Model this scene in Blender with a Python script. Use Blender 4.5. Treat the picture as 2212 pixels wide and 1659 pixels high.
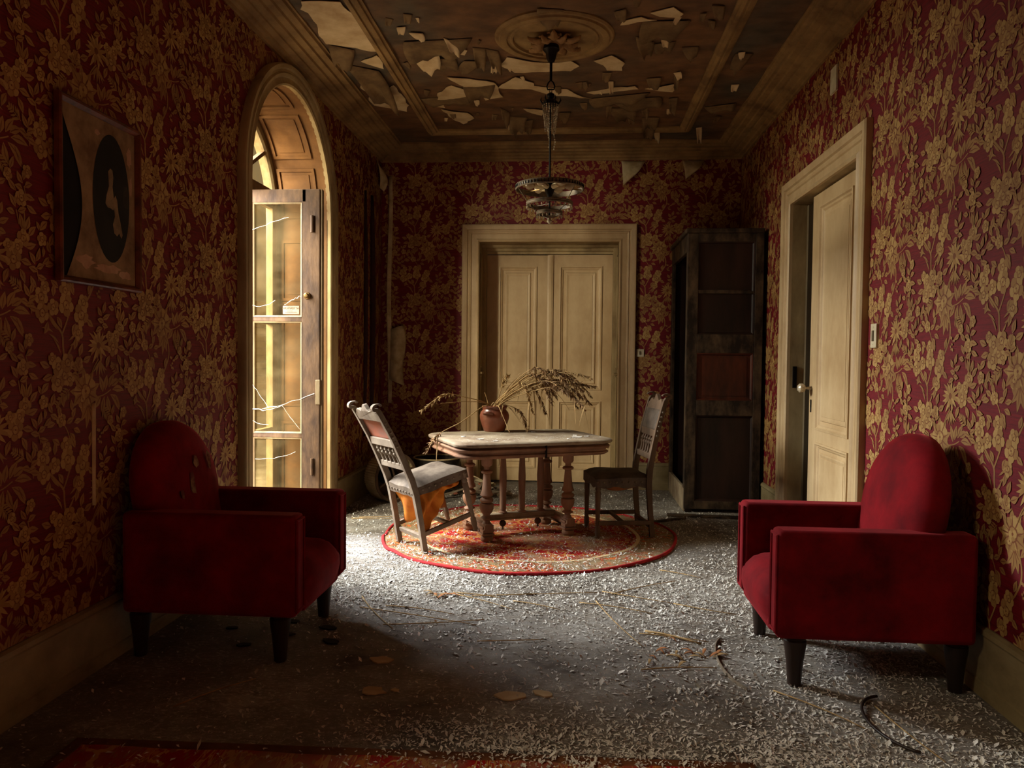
import bpy, bmesh, math, random
import numpy as np
from mathutils import Vector, Matrix, Euler
random.seed(7); RNG = np.random.default_rng(11)
for o in list(bpy.data.objects): bpy.data.objects.remove(o)
SC = bpy.context.scene; COL = SC.collection
PI = math.pi
def lin(c):
    return tuple((v/255/12.92 if v/255 <= .04045 else ((v/255+.055)/1.055)**2.4) for v in c)

# ------------------------------------------------------------------ camera
cam_d = bpy.data.cameras.new('camera'); cam = bpy.data.objects.new('camera', cam_d); COL.objects.link(cam)
cam_d.sensor_fit = 'HORIZONTAL'; cam_d.sensor_width = 36.0; cam_d.lens = 36.0*1660/2212
cam_d.clip_start = .05; cam_d.clip_end = 200
YAW, PITCH, ROLL = .0785, .0335, .0100
fw = Vector((-math.sin(YAW)*math.cos(PITCH), math.cos(YAW)*math.cos(PITCH), -math.sin(PITCH)))
rt = Vector((math.cos(YAW), math.sin(YAW), 0)); up = rt.cross(fw)
r2 = rt*math.cos(ROLL) + up*math.sin(ROLL); u2 = up*math.cos(ROLL) - rt*math.sin(ROLL)
cm = Matrix((r2, u2, -fw)).transposed().to_4x4(); cm.translation = (0, 0, 1.3)
cam.matrix_world = cm
SC.camera = cam

# ------------------------------------------------------------------ world and daylight
world = bpy.data.worlds.new('sky'); SC.world = world; world.use_nodes = True
bgn = world.node_tree.nodes['Background']
bgn.inputs[0].default_value = (.62, .50, .31, 1); bgn.inputs[1].default_value = .26
def area_light(name, loc, target, size, size_y, power, color):
    d = bpy.data.lights.new(name, 'AREA'); d.shape = 'RECTANGLE'; d.size = size; d.size_y = size_y
    d.energy = power; d.color = color
    o = bpy.data.objects.new(name, d); COL.objects.link(o); o.location = loc
    o.rotation_euler = (Vector(target)-Vector(loc)).to_track_quat('-Z', 'Y').to_euler()
    return o
area_light('daylight_arched_window', (-4.8, 5.6, 3.9), (-.3, 5.4, .3), 2.6, 2.6, 2100, (.93, .97, 1.0))
area_light('daylight_arched_window_low', (-5.2, 1.0, 3.0), (-.4, 7.7, 1.0), 2.2, 2.4, 1700, (1.0, .97, .92))
area_light('daylight_second_window', (-4.2, .1, 4.5), (1.0, 2.9, .1), 1.7, 2.0, 1080, (1.0, .93, .84))
SC.view_settings.view_transform = 'Standard'; SC.view_settings.look = 'None'
SC.view_settings.exposure = 0.45; SC.view_settings.gamma = 1.0
SC.view_settings.use_curve_mapping = False

# ------------------------------------------------------------------ materials
def nt(name):
    m = bpy.data.materials.new(name); m.use_nodes = True
    return m, m.node_tree.nodes, m.node_tree.links, m.node_tree.nodes['Principled BSDF']
def mat(name, c1, c2=None, rough=.75, scale=5, detail=5, stretch=(1,1,1), bump=0, bscale=60, metal=0,
        contrast=(.35,.65), sheen=0, island=0, spec=.3, rot=(0,0,0)):
    m, N, L, b = nt(name)
    c1 = lin(c1); c2 = lin(c2) if c2 else tuple(v*.6 for v in c1)
    tc = N.new('ShaderNodeTexCoord'); mp = N.new('ShaderNodeMapping'); mp.inputs['Scale'].default_value = stretch
    mp.inputs['Rotation'].default_value = rot
    L.new(tc.outputs['Object'], mp.inputs['Vector'])
    n = N.new('ShaderNodeTexNoise'); n.inputs['Scale'].default_value = scale; n.inputs['Detail'].default_value = detail
    n.inputs['Roughness'].default_value = .65
    L.new(mp.outputs[0], n.inputs['Vector'])
    r = N.new('ShaderNodeValToRGB'); r.color_ramp.elements[0].position = contrast[0]; r.color_ramp.elements[1].position = contrast[1]
    r.color_ramp.elements[0].color = (*c2, 1); r.color_ramp.elements[1].color = (*c1, 1)
    L.new(n.outputs['Fac'], r.inputs[0]); out = r.outputs[0]
    if island:
        g = N.new('ShaderNodeNewGeometry'); h = N.new('ShaderNodeHueSaturation')
        mr = N.new('ShaderNodeMapRange'); mr.inputs[3].default_value = 1-island; mr.inputs[4].default_value = 1+island
        L.new(g.outputs['Random Per Island'], mr.inputs[0]); L.new(mr.outputs[0], h.inputs['Value']); L.new(out, h.inputs['Color']); out = h.outputs[0]
    L.new(out, b.inputs['Base Color'])
    b.inputs['Roughness'].default_value = rough; b.inputs['Metallic'].default_value = metal
    b.inputs['Specular IOR Level'].default_value = spec
    if sheen:
        b.inputs['Sheen Weight'].default_value = sheen; b.inputs['Sheen Roughness'].default_value = .35
        b.inputs['Sheen Tint'].default_value = (*[min(1, v*3+.1) for v in c1], 1)
    if bump:
        n2 = N.new('ShaderNodeTexNoise'); n2.inputs['Scale'].default_value = bscale; n2.inputs['Detail'].default_value = 4
        L.new(mp.outputs[0], n2.inputs['Vector'])
        bp = N.new('ShaderNodeBump'); bp.inputs['Strength'].default_value = bump; bp.inputs['Distance'].default_value = .01
        L.new(n2.outputs['Fac'], bp.inputs['Height']); L.new(bp.outputs[0], b.inputs['Normal'])
    return m
MT = {}
MT['paper'] = mat('wallpaper_crimson', (122,16,29), (84,10,20), .55, 9, 6, (1,1,22), .15, 40, contrast=(.3,.7), spec=.35)
MT['gold'] = mat('print_gold', (162,124,70), (132,94,54), .6, 5, 5, contrast=(.3,.7), spec=.35)
MT['gold_light'] = mat('print_light_gold', (180,146,88), (152,118,68), .6, 5, 5, contrast=(.3,.7), spec=.35)
MT['gold_dark'] = mat('print_brown', (128,76,42), (104,54,34), .6, 5, 5, contrast=(.3,.7), spec=.35)
MT['paper_back'] = mat('bare_paper', (200,184,146), (160,140,102), .9, 8)
MT['cream'] = mat('cream_paint', (194,168,128), (158,128,88), .5, 2.5, 8, (1,1,.5), .08, 30, contrast=(.3,.62), spec=.4)
MT['creamdirt'] = mat('soiled_cream_paint', (178,156,112), (112,90,58), .6, 3, 9, (1,1,.4), .12, 25, contrast=(.32,.62))
MT['base'] = mat('baseboard_paint', (150,134,98), (104,86,54), .6, 3, 8, (1,1,1.5), .1, 30, contrast=(.3,.65))
MT['greywood'] = mat('grey_brown_paint', (108,94,70), (84,70,50), .65, 3, 6, (1,1,.3), .1)
MT['cornice'] = mat('cornice_plaster', (152,122,78), (96,70,42), .7, 4, 9, (1,1,1), .2, 30, contrast=(.3,.65))
MT['plaster'] = mat('bare_plaster', (206,184,146), (166,138,100), .9, 5, 8, (1,1,1), .2, 25, contrast=(.3,.65), island=.12)
MT['paperdark'] = mat('shadowed_wallpaper_seam', (60,20,20), (36,14,13), .7, 9)  # dark tone paints in the shadow along the lifted seams
MT['flake'] = mat('peeling_ceiling_paint', (122,98,66), (84,64,41), .8, 6, 7, (1,1,1), .2, 20, island=.25)
MT['velvet'] = mat('crimson_velvet', (134,10,22), (78,4,12), .85, 4, 8, (1,1,1), .15, 20, contrast=(.32,.66), sheen=.5, spec=.15)
MT['velvetworn'] = mat('worn_velvet_nap', (150,118,84), (100,40,36), .9, 16, 6, contrast=(.4,.6))
MT['legdark'] = mat('dark_turned_wood', (52,36,28), (26,18,14), .45, 6, 6, (1,1,.2), .1)
MT['oak'] = mat('table_oak', (146,108,82), (98,70,52), .55, 5, 8, (1,1,.25), .12, 40, contrast=(.3,.65))
MT['oakdust'] = mat('dusty_oak', (150,134,110), (104,82,62), .8, 6, 8, (1,1,1), .15, 40, contrast=(.32,.6))
MT['chairwood'] = mat('dusty_chair_wood', (132,118,100), (84,68,53), .8, 7, 8, (1,1,.4), .12, 40, contrast=(.3,.6))
MT['chairdark'] = mat('dark_chair_wood', (100,78,58), (62,46,34), .7, 6, 8, (1,1,.3), .12, 40)
MT['leather'] = mat('dusty_leather', (112,98,82), (72,59,47), .75, 8, 8, (1,1,1), .2, 30)
MT['leatherdark'] = mat('dark_leather', (92,78,64), (58,47,38), .7, 8, 8, (1,1,1), .2, 30)
MT['bulbglass'] = mat('dusty_bulb', (190,172,140), (150,130,100), .25, 8, spec=.6)
MT['stickerbg'] = mat('faded_sticker', (160,142,114), (136,116,90), .8, 12)
MT['lining'] = mat('rust_lining', (160,84,56), (120,86,72), .9, 8, 6)
MT['orange'] = mat('orange_cloth', (214,138,44), (176,96,28), .85, 5, 6, (1,1,1), .1, 60)
MT['tancloth'] = mat('tan_cloth', (176,120,72), (140,86,50), .9, 6, 6)
MT['iron'] = mat('black_iron', (34,29,25), (18,15,13), .5, 8, metal=.6)
MT['ring'] = mat('tarnished_metal', (126,110,88), (66,55,44), .55, 14, metal=.3)
MT['ivory'] = mat('ivory_sleeve', (206,192,156), (176,156,116), .5, 8)
MT['crystal'] = mat('crystal_bead', (190,178,150), (120,100,76), .15, 30, spec=.8, island=.4)
MT['wardrobe'] = mat('black_brown_wood', (54,32,24), (18,11,9), .5, 5, 8, (1,1,.25), .15, 30, contrast=(.35,.7))
MT['wardframe'] = mat('scuffed_wardrobe_frame', (96,78,58), (30,20,15), .6, 9, 9, (1,1,.5), .2, 30, contrast=(.42,.68))
MT['wardred'] = mat('red_brown_panel', (98,44,24), (50,22,14), .5, 5, 8, (1,1,.3), .1)
MT['clay'] = mat('glazed_clay', (140,76,52), (98,58,44), .3, 4, 6, contrast=(.35,.6), spec=.6)
MT['straw'] = mat('straw', (176,146,98), (132,102,62), .8, 20, island=.2)
MT['plume'] = mat('reed_plume', (150,116,78), (92,68,46), .95, 18, island=.3)
MT['winwood'] = mat('weathered_window_wood', (112,84,54), (58,40,25), .7, 8, 9, (1,1,.4), .2, 40, contrast=(.35,.65))
MT['brass'] = mat('old_brass', (150,120,70), (90,66,36), .4, 10, metal=.8)
MT['white'] = mat('switch_plastic', (206,196,168), (180,166,132), .4, 8)
MT['dark'] = mat('dark_recess', (24,18,14), (14,10,8), .9, 6)
MT['sheet'] = mat('aged_paper_mount', (150,122,88), (110,84,58), .9, 7, 8, contrast=(.35,.6))
MT['foxing'] = mat('faded_paper_patch', (190,152,122), (160,118,90), .9, 10, 8)
MT['frame'] = mat('picture_frame_wood', (120,62,36), (66,30,18), .4, 8, 6)
MT['debris'] = mat('rubble', (140,124,100), (80,64,50), .9, 8, island=.5)
MT['drum'] = mat('cream_ribbed_plastic', (186,170,132), (150,130,94), .6, 8)
MT['charcoal'] = mat('charcoal_wicker', (58,52,44), (30,26,22), .8, 30)
MT['ground'] = mat('courtyard_ground', (150,136,110), (110,96,70), .9, 2)
MT['ochre'] = mat('ochre_render', (200,164,100), (170,130,74), .9, 1.5)

def floor_material():
    m, N, L, b = nt('dusty_floor')
    tc = N.new('ShaderNodeTexCoord')
    def noise(s, st, d=8, ro=.65):
        mp = N.new('ShaderNodeMapping'); mp.inputs['Scale'].default_value = st; L.new(tc.outputs['Object'], mp.inputs[0])
        n = N.new('ShaderNodeTexNoise'); n.inputs['Scale'].default_value = s; n.inputs['Detail'].default_value = d; n.inputs['Roughness'].default_value = ro
        L.new(mp.outputs[0], n.inputs[0]); return n
    def ramp(n, a, c):
        r = N.new('ShaderNodeValToRGB'); r.color_ramp.elements[0].position = a; r.color_ramp.elements[1].position = c
        L.new(n.outputs['Fac'], r.inputs[0]); return r
    def mix(f, a, c):
        x = N.new('ShaderNodeMix'); x.data_type = 'RGBA'; L.new(f, x.inputs['Factor'])
        for s, v in ((6, a), (7, c)):
            if isinstance(v, tuple): x.inputs[s].default_value = (*lin(v), 1)
            else: L.new(v, x.inputs[s])
        return x.outputs[2]
    big = ramp(noise(1.3, (1, 1, 1)), .38, .64); mid = ramp(noise(7, (1, 1.6, 1)), .42, .6); fine = ramp(noise(42, (1, 1.4, 1), 6, .8), .5, .62)
    c = mix(big.outputs[0], (66, 54, 43), (152, 147, 139)); c = mix(mid.outputs[0], c, (110, 100, 88))
    sp = N.new('ShaderNodeMath'); sp.operation = 'MULTIPLY'; L.new(fine.outputs[0], sp.inputs[0]); L.new(big.outputs[0], sp.inputs[1])
    c = mix(sp.outputs[0], c, (196, 190, 180))
    L.new(c, b.inputs['Base Color']); b.inputs['Roughness'].default_value = .8
    bp = N.new('ShaderNodeBump'); bp.inputs['Strength'].default_value = .5; bp.inputs['Distance'].default_value = .012
    L.new(fine.outputs[0], bp.inputs['Height']); L.new(bp.outputs[0], b.inputs['Normal'])
    return m
MT['floor'] = floor_material()
def ceiling_material():
    m, N, L, b = nt('stained_ceiling')
    tc = N.new('ShaderNodeTexCoord')
    def noise(s, st, d=8):
        mp = N.new('ShaderNodeMapping'); mp.inputs['Scale'].default_value = st; L.new(tc.outputs['Object'], mp.inputs[0])
        n = N.new('ShaderNodeTexNoise'); n.inputs['Scale'].default_value = s; n.inputs['Detail'].default_value = d; L.new(mp.outputs[0], n.inputs[0]); return n
    n1 = noise(1.6, (1, .8, 1)); n2 = noise(6, (1, 1.5, 1))
    r1 = N.new('ShaderNodeValToRGB'); e = r1.color_ramp.elements
    e[0].position = .34; e[0].color = (*lin((78, 70, 56)), 1); e[1].position = .66; e[1].color = (*lin((112, 78, 46)), 1)
    e2 = r1.color_ramp.elements.new(.5); e2.color = (*lin((104, 74, 46)), 1)
    L.new(n1.outputs['Fac'], r1.inputs[0])
    r2 = N.new('ShaderNodeValToRGB'); r2.color_ramp.elements[0].position = .35; r2.color_ramp.elements[1].position = .62
    r2.color_ramp.elements[0].color = (.55, .5, .45, 1); r2.color_ramp.elements[1].color = (1.1, 1.05, 1, 1); L.new(n2.outputs['Fac'], r2.inputs[0])
    x = N.new('ShaderNodeMix'); x.data_type = 'RGBA'; x.blend_type = 'MULTIPLY'; x.inputs['Factor'].default_value = 1
    L.new(r1.outputs[0], x.inputs[6]); L.new(r2.outputs[0], x.inputs[7]); L.new(x.outputs[2], b.inputs['Base Color']); b.inputs['Roughness'].default_value = .75
    bp = N.new('ShaderNodeBump'); bp.inputs['Strength'].default_value = .5; bp.inputs['Distance'].default_value = .03
    L.new(n2.outputs['Fac'], bp.inputs['Height']); L.new(bp.outputs[0], b.inputs['Normal'])
    return m
MT['ceiling'] = ceiling_material()
def dusty_glass(name, dust, amount, trans):
    m, N, L, b = nt(name); N.remove(b); out = N['Material Output']
    tr = N.new('ShaderNodeBsdfTransparent'); tr.inputs[0].default_value = (.93, .9, .8, 1)
    di = N.new('ShaderNodeBsdfDiffuse'); di.inputs[0].default_value = (*lin(dust), 1)
    tl = N.new('ShaderNodeBsdfTranslucent'); tl.inputs[0].default_value = (*[v*trans for v in lin(dust)], 1)
    gl = N.new('ShaderNodeBsdfGlossy'); gl.inputs['Roughness'].default_value = .3
    a = N.new('ShaderNodeAddShader'); L.new(di.outputs[0], a.inputs[0]); L.new(tl.outputs[0], a.inputs[1])
    tc = N.new('ShaderNodeTexCoord'); mp = N.new('ShaderNodeMapping'); mp.inputs['Rotation'].default_value = (0, .6, 0); mp.inputs['Scale'].default_value = (1, 1, 2)
    n = N.new('ShaderNodeTexNoise'); n.inputs['Scale'].default_value = 3.2; n.inputs['Detail'].default_value = 9
    L.new(tc.outputs['Object'], mp.inputs[0]); L.new(mp.outputs[0], n.inputs[0])
    mr = N.new('ShaderNodeMapRange'); mr.inputs[1].default_value = .38; mr.inputs[2].default_value = .68; mr.inputs[3].default_value = amount*.4; mr.inputs[4].default_value = min(1, amount*1.6)
    L.new(n.outputs['Fac'], mr.inputs[0])
    x = N.new('ShaderNodeMixShader'); L.new(mr.outputs[0], x.inputs[0]); L.new(tr.outputs[0], x.inputs[1]); L.new(a.outputs[0], x.inputs[2])
    y = N.new('ShaderNodeMixShader'); y.inputs[0].default_value = .0; L.new(x.outputs[0], y.inputs[1]); L.new(gl.outputs[0], y.inputs[2])
    L.new(y.outputs[0], out.inputs[0]); return m
MT['glass'] = dusty_glass('dusty_window_glass', (128, 112, 80), .10, .3)
MT['glassfar'] = dusty_glass('grimy_window_glass', (130, 106, 64), .20, .06)
def rug_material(name, rect=False):
    m, N, L, b = nt(name); tc = N.new('ShaderNodeTexCoord')
    ln = N.new('ShaderNodeVectorMath'); ln.operation = 'LENGTH'; L.new(tc.outputs['Object'], ln.inputs[0])
    vo = N.new('ShaderNodeTexVoronoi'); vo.inputs['Scale'].default_value = 9; vo.feature = 'DISTANCE_TO_EDGE'
    no = N.new('ShaderNodeTexNoise'); no.inputs['Scale'].default_value = 12; no.inputs['Detail'].default_value = 3
    mxv = N.new('ShaderNodeMix'); mxv.data_type = 'RGBA'; mxv.inputs['Factor'].default_value = .12
    L.new(tc.outputs['Object'], mxv.inputs[6]); L.new(no.outputs['Color'], mxv.inputs[7]); L.new(mxv.outputs[2], vo.inputs['Vector'])
    vc = N.new('ShaderNodeTexVoronoi'); vc.inputs['Scale'].default_value = 13; L.new(mxv.outputs[2], vc.inputs['Vector'])
    def thr(sock, lo, hi):
        r = N.new('ShaderNodeMapRange'); r.inputs[1].default_value = lo; r.inputs[2].default_value = hi; L.new(sock, r.inputs[0]); return r.outputs[0]
    def mix(f, a, c):
        x = N.new('ShaderNodeMix'); x.data_type = 'RGBA'; L.new(f, x.inputs['Factor'])
        for s, v in ((6, a), (7, c)):
            if isinstance(v, tuple): x.inputs[s].default_value = (*lin(v), 1)
            else: L.new(v, x.inputs[s])
        return x.outputs[2]
    vine = thr(vo.outputs['Distance'], .07, .05); blob = thr(vc.outputs['Distance'], .30, .24)
    v2 = N.new('ShaderNodeTexVoronoi'); v2.inputs['Scale'].default_value = 24; L.new(mxv.outputs[2], v2.inputs['Vector']); dots = thr(v2.outputs['Distance'], .34, .29)
    field = mix(vine, (156, 26, 28), (190, 132, 72)); field = mix(blob, field, (182, 104, 44)); field = mix(dots, field, (150, 84, 44))
    band = mix(vine, (132, 110, 78), (152, 58, 30)); band = mix(blob, band, (186, 92, 36)); band = mix(dots, band, (92, 74, 48))
    c = field
    if not rect:
        isband = thr(ln.outputs['Value'], .80, .81); c = mix(isband, field, band)
        for r0, w, col in ((.80, .012, (222, 196, 150)), (.755, .006, (120, 60, 30))):
            a_ = N.new('ShaderNodeMath'); a_.operation = 'SUBTRACT'; L.new(ln.outputs['Value'], a_.inputs[0]); a_.inputs[1].default_value = r0
            q = N.new('ShaderNodeMath'); q.operation = 'ABSOLUTE'; L.new(a_.outputs[0], q.inputs[0])
            c = mix(thr(q.outputs[0], w+.003, w), c, col)
    wn = N.new('ShaderNodeTexNoise'); wn.inputs['Scale'].default_value = 3; wn.inputs['Detail'].default_value = 8; L.new(tc.outputs['Object'], wn.inputs[0])
    f = thr(wn.outputs['Fac'], .44, .70)
    c = mix(f, c, (140, 120, 94))
    L.new(c, b.inputs['Base Color']); b.inputs['Roughness'].default_value = .95; b.inputs['Specular IOR Level'].default_value = .1
    bp = N.new('ShaderNodeBump'); bp.inputs['Strength'].default_value = .4; bp.inputs['Distance'].default_value = .006
    n3 = N.new('ShaderNodeTexNoise'); n3.inputs['Scale'].default_value = 160; L.new(tc.outputs['Object'], n3.inputs[0])
    L.new(n3.outputs['Fac'], bp.inputs['Height']); L.new(bp.outputs[0], b.inputs['Normal'])
    return m
MT['rug'] = rug_material('red_rug_weave'); MT['rug2'] = rug_material('carpet_weave', True)
MT['rugedge'] = mat('rug_binding', (170,28,32), (130,22,26), .9, 10)
MT['rugborder'] = mat('carpet_border', (110,66,34), (80,44,24), .9, 10)
MT['rosetan'] = mat('rose_plaster', (170,132,84), (120,86,50), .7, 8)
MT['chips'] = mat('white_plaster_chips', (226,223,216), (188,182,172), .85, 10, island=.2)

# ------------------------------------------------------------------ mesh helpers
class MB:
    def __init__(s): s.v = []; s.f = []; s.m = []
    def add(s, vs, fs, mi=0, T=None):
        o = len(s.v)
        s.v += [tuple(T @ Vector(p)) if T else tuple(p) for p in vs]
        s.f += [tuple(i+o for i in f) for f in fs]; s.m += [mi]*len(fs); return s
    def box(s, a, b, mi=0, T=None, taper=0):
        x0, y0, z0 = a; x1, y1, z1 = b; t = taper
        return s.add([(x0,y0,z0),(x1,y0,z0),(x1,y1,z0),(x0,y1,z0),(x0+t,y0+t,z1),(x1-t,y0+t,z1),(x1-t,y1-t,z1),(x0+t,y1-t,z1)],
              [(0,3,2,1),(4,5,6,7),(0,1,5,4),(1,2,6,5),(2,3,7,6),(3,0,4,7)], mi, T)
    def lathe(s, prof, n=16, c=(0,0,0), mi=0, T=None, cap=True):
        vs = []; fs = []
        for r, z in prof:
            for k in range(n):
                a = 2*PI*k/n; vs.append((c[0]+r*math.cos(a), c[1]+r*math.sin(a), c[2]+z))
        for i in range(len(prof)-1):
            for k in range(n):
                k2 = (k+1) % n; fs.append((i*n+k, i*n+k2, (i+1)*n+k2, (i+1)*n+k))
        if cap: fs.append(tuple(range(n-1, -1, -1))); fs.append(tuple((len(prof)-1)*n+k for k in range(n)))
        return s.add(vs, fs, mi, T)
    def tube(s, pts, rad, n=8, mi=0, T=None, closed=False):
        pts = [Vector(p) for p in pts]; m = len(pts); vs = []; fs = []; prev = None
        for i, p in enumerate(pts):
            if closed: d = pts[(i+1) % m]-pts[i-1]
            else: d = pts[min(i+1, m-1)]-pts[max(i-1, 0)]
            d.normalize()
            a = prev if prev else (Vector((0,0,1)) if abs(d.z) < .9 else Vector((1,0,0)))
            x = (a - d*a.dot(d)).normalized(); prev = x; y = d.cross(x)
            r = rad[i] if isinstance(rad, (list, tuple)) else rad
            for k in range(n):
                t = 2*PI*k/n; vs.append(p + x*(r*math.cos(t)) + y*(r*math.sin(t)))
        for i in range(m if closed else m-1):
            j = (i+1) % m
            for k in range(n):
                k2 = (k+1) % n; fs.append((i*n+k, i*n+k2, j*n+k2, j*n+k))
        if not closed: fs.append(tuple(range(n-1, -1, -1))); fs.append(tuple((m-1)*n+k for k in range(n)))
        return s.add(vs, fs, mi, T)
    def ribbon(s, pts, w, h, mi=0, T=None, side=(1,0,0)):
        """square section bar along pts; w = width along side, h = thickness across"""
        sd = Vector(side).normalized(); vs = []; fs = []; m = len(pts); pts = [Vector(p) for p in pts]
        for i, p in enumerate(pts):
            d = (pts[min(i+1, m-1)]-pts[max(i-1, 0)]).normalized(); nn = d.cross(sd).normalized()
            ww = w[i] if isinstance(w, (list, tuple)) else w; hh = h[i] if isinstance(h, (list, tuple)) else h
            for a, b_ in ((-1,-1),(1,-1),(1,1),(-1,1)): vs.append(p + sd*(a*ww/2) + nn*(b_*hh/2))
        for i in range(m-1):
            for k in range(4):
                k2 = (k+1) % 4; fs.append((i*4+k, i*4+k2, i*4+4+k2, i*4+4+k))
        fs.append((3,2,1,0)); fs.append(tuple((m-1)*4+k for k in range(4)))
        return s.add(vs, fs, mi, T)
    def grid(s, fn, nu, nv, mi=0, T=None, closed_u=False):
        vs = [fn(i/nu, j/nv) for j in range(nv+1) for i in range(nu+1)]
        fs = [(j*(nu+1)+i, j*(nu+1)+i+1, (j+1)*(nu+1)+i+1, (j+1)*(nu+1)+i) for j in range(nv) for i in range(nu)]
        return s.add(vs, fs, mi, T)
    def prism(s, poly, z0, z1, mi=0, T=None, mp=None):
        n = len(poly); mp = mp or (lambda a, b, h: (a, b, h))
        vs = [mp(a, b, z0) for a, b in poly]+[mp(a, b, z1) for a, b in poly]
        fs = [tuple(range(n-1, -1, -1)), tuple(range(n, 2*n))]+[(i, (i+1) % n, n+(i+1) % n, n+i) for i in range(n)]
        return s.add(vs, fs, mi, T)
    def sweep(s, path, prof, mp, closed=False, mi=0):
        """profile (offset to the left of travel, height) along a 2D path with mitred corners"""
        n = len(path); vs = []; fs = []; P = [Vector(p) for p in path]; k = len(prof)
        for i in range(n):
            d0 = (P[i]-P[i-1]).normalized() if (i > 0 or closed) else None
            d1 = (P[(i+1) % n]-P[i]).normalized() if (i < n-1 or closed) else None
            if d0 is None: d0 = d1
            if d1 is None: d1 = d0
            n0 = Vector((-d0.y, d0.x)); n1 = Vector((-d1.y, d1.x)); mt = (n0+n1).normalized(); mt = mt/max(.25, mt.dot(n0))
            for o, h in prof: q = P[i]+mt*o; vs.append(mp(q.x, q.y, h))
        for i in range(n if closed else n-1):
            j = (i+1) % n
            for a in range(k-1): fs.append((i*k+a, i*k+a+1, j*k+a+1, j*k+a))
        if not closed: fs.append(tuple(range(k-1, -1, -1))); fs.append(tuple((n-1)*k+a for a in range(k)))
        return s.add(vs, fs, mi)
    def build(s, name, m, parent=None, smooth=False, bevel=0, sub=0, solid=0, segs=2):
        me = bpy.data.meshes.new(name); me.from_pydata(s.v, [], s.f)
        ms = m if isinstance(m, (list, tuple)) else [m]
        for q in ms: me.materials.append(MT[q] if isinstance(q, str) else q)
        if len(ms) > 1: me.polygons.foreach_set('material_index', s.m)
        bm = bmesh.new(); bm.from_mesh(me); bmesh.ops.recalc_face_normals(bm, faces=bm.faces); bm.to_mesh(me); bm.free()
        if smooth:
            me.polygons.foreach_set('use_smooth', [True]*len(me.polygons))
            if smooth != 'all': me.set_sharp_from_angle(angle=math.radians(38))
        me.update()
        o = bpy.data.objects.new(name, me); COL.objects.link(o)
        if parent: o.parent = parent
        if solid:
            d = o.modifiers.new('thickness', 'SOLIDIFY'); d.thickness = solid; d.offset = 0
        if bevel:
            d = o.modifiers.new('bevel', 'BEVEL'); d.width = bevel; d.segments = segs; d.limit_method = 'ANGLE'; d.angle_limit = math.radians(35)
        if sub:
            d = o.modifiers.new('subdivision', 'SUBSURF'); d.levels = sub; d.render_levels = sub
        return o
def tag(o, label=None, cat=None, group=None, kind=None):
    if label: o['label'] = label
    if cat: o['category'] = cat
    if group: o['group'] = group
    if kind: o['kind'] = kind
    return o
def empty(name, loc=(0,0,0), rz=0, label=None, cat=None, group=None, kind=None):
    o = bpy.data.objects.new(name, None); COL.objects.link(o); o.location = loc; o.rotation_euler = (0, 0, rz); o.empty_display_size = .1
    return tag(o, label, cat, group, kind)
def copy_obj(o, parent=None, loc=None, rot=None):
    c = o.copy(); COL.objects.link(c); c.parent = parent
    if loc is not None: c.location = loc
    if rot is not None: c.rotation_euler = rot
    return c

# ------------------------------------------------------------------ room shell
XL, XR, YB, Y0, ZC = -1.957, 1.626, 7.74, -2.4, 3.40
W1, W2, WR, WS = 5.25, .55, .75, 2.38              # arched window centres, radius, springing height
ZH = 2.468                                          # door opening height
mL = lambda a, z, h: (XL+h, a, z)
mR = lambda a, z, h: (XR-h, a, z)
mBk = lambda a, z, h: (a, YB-h, z)

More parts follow.
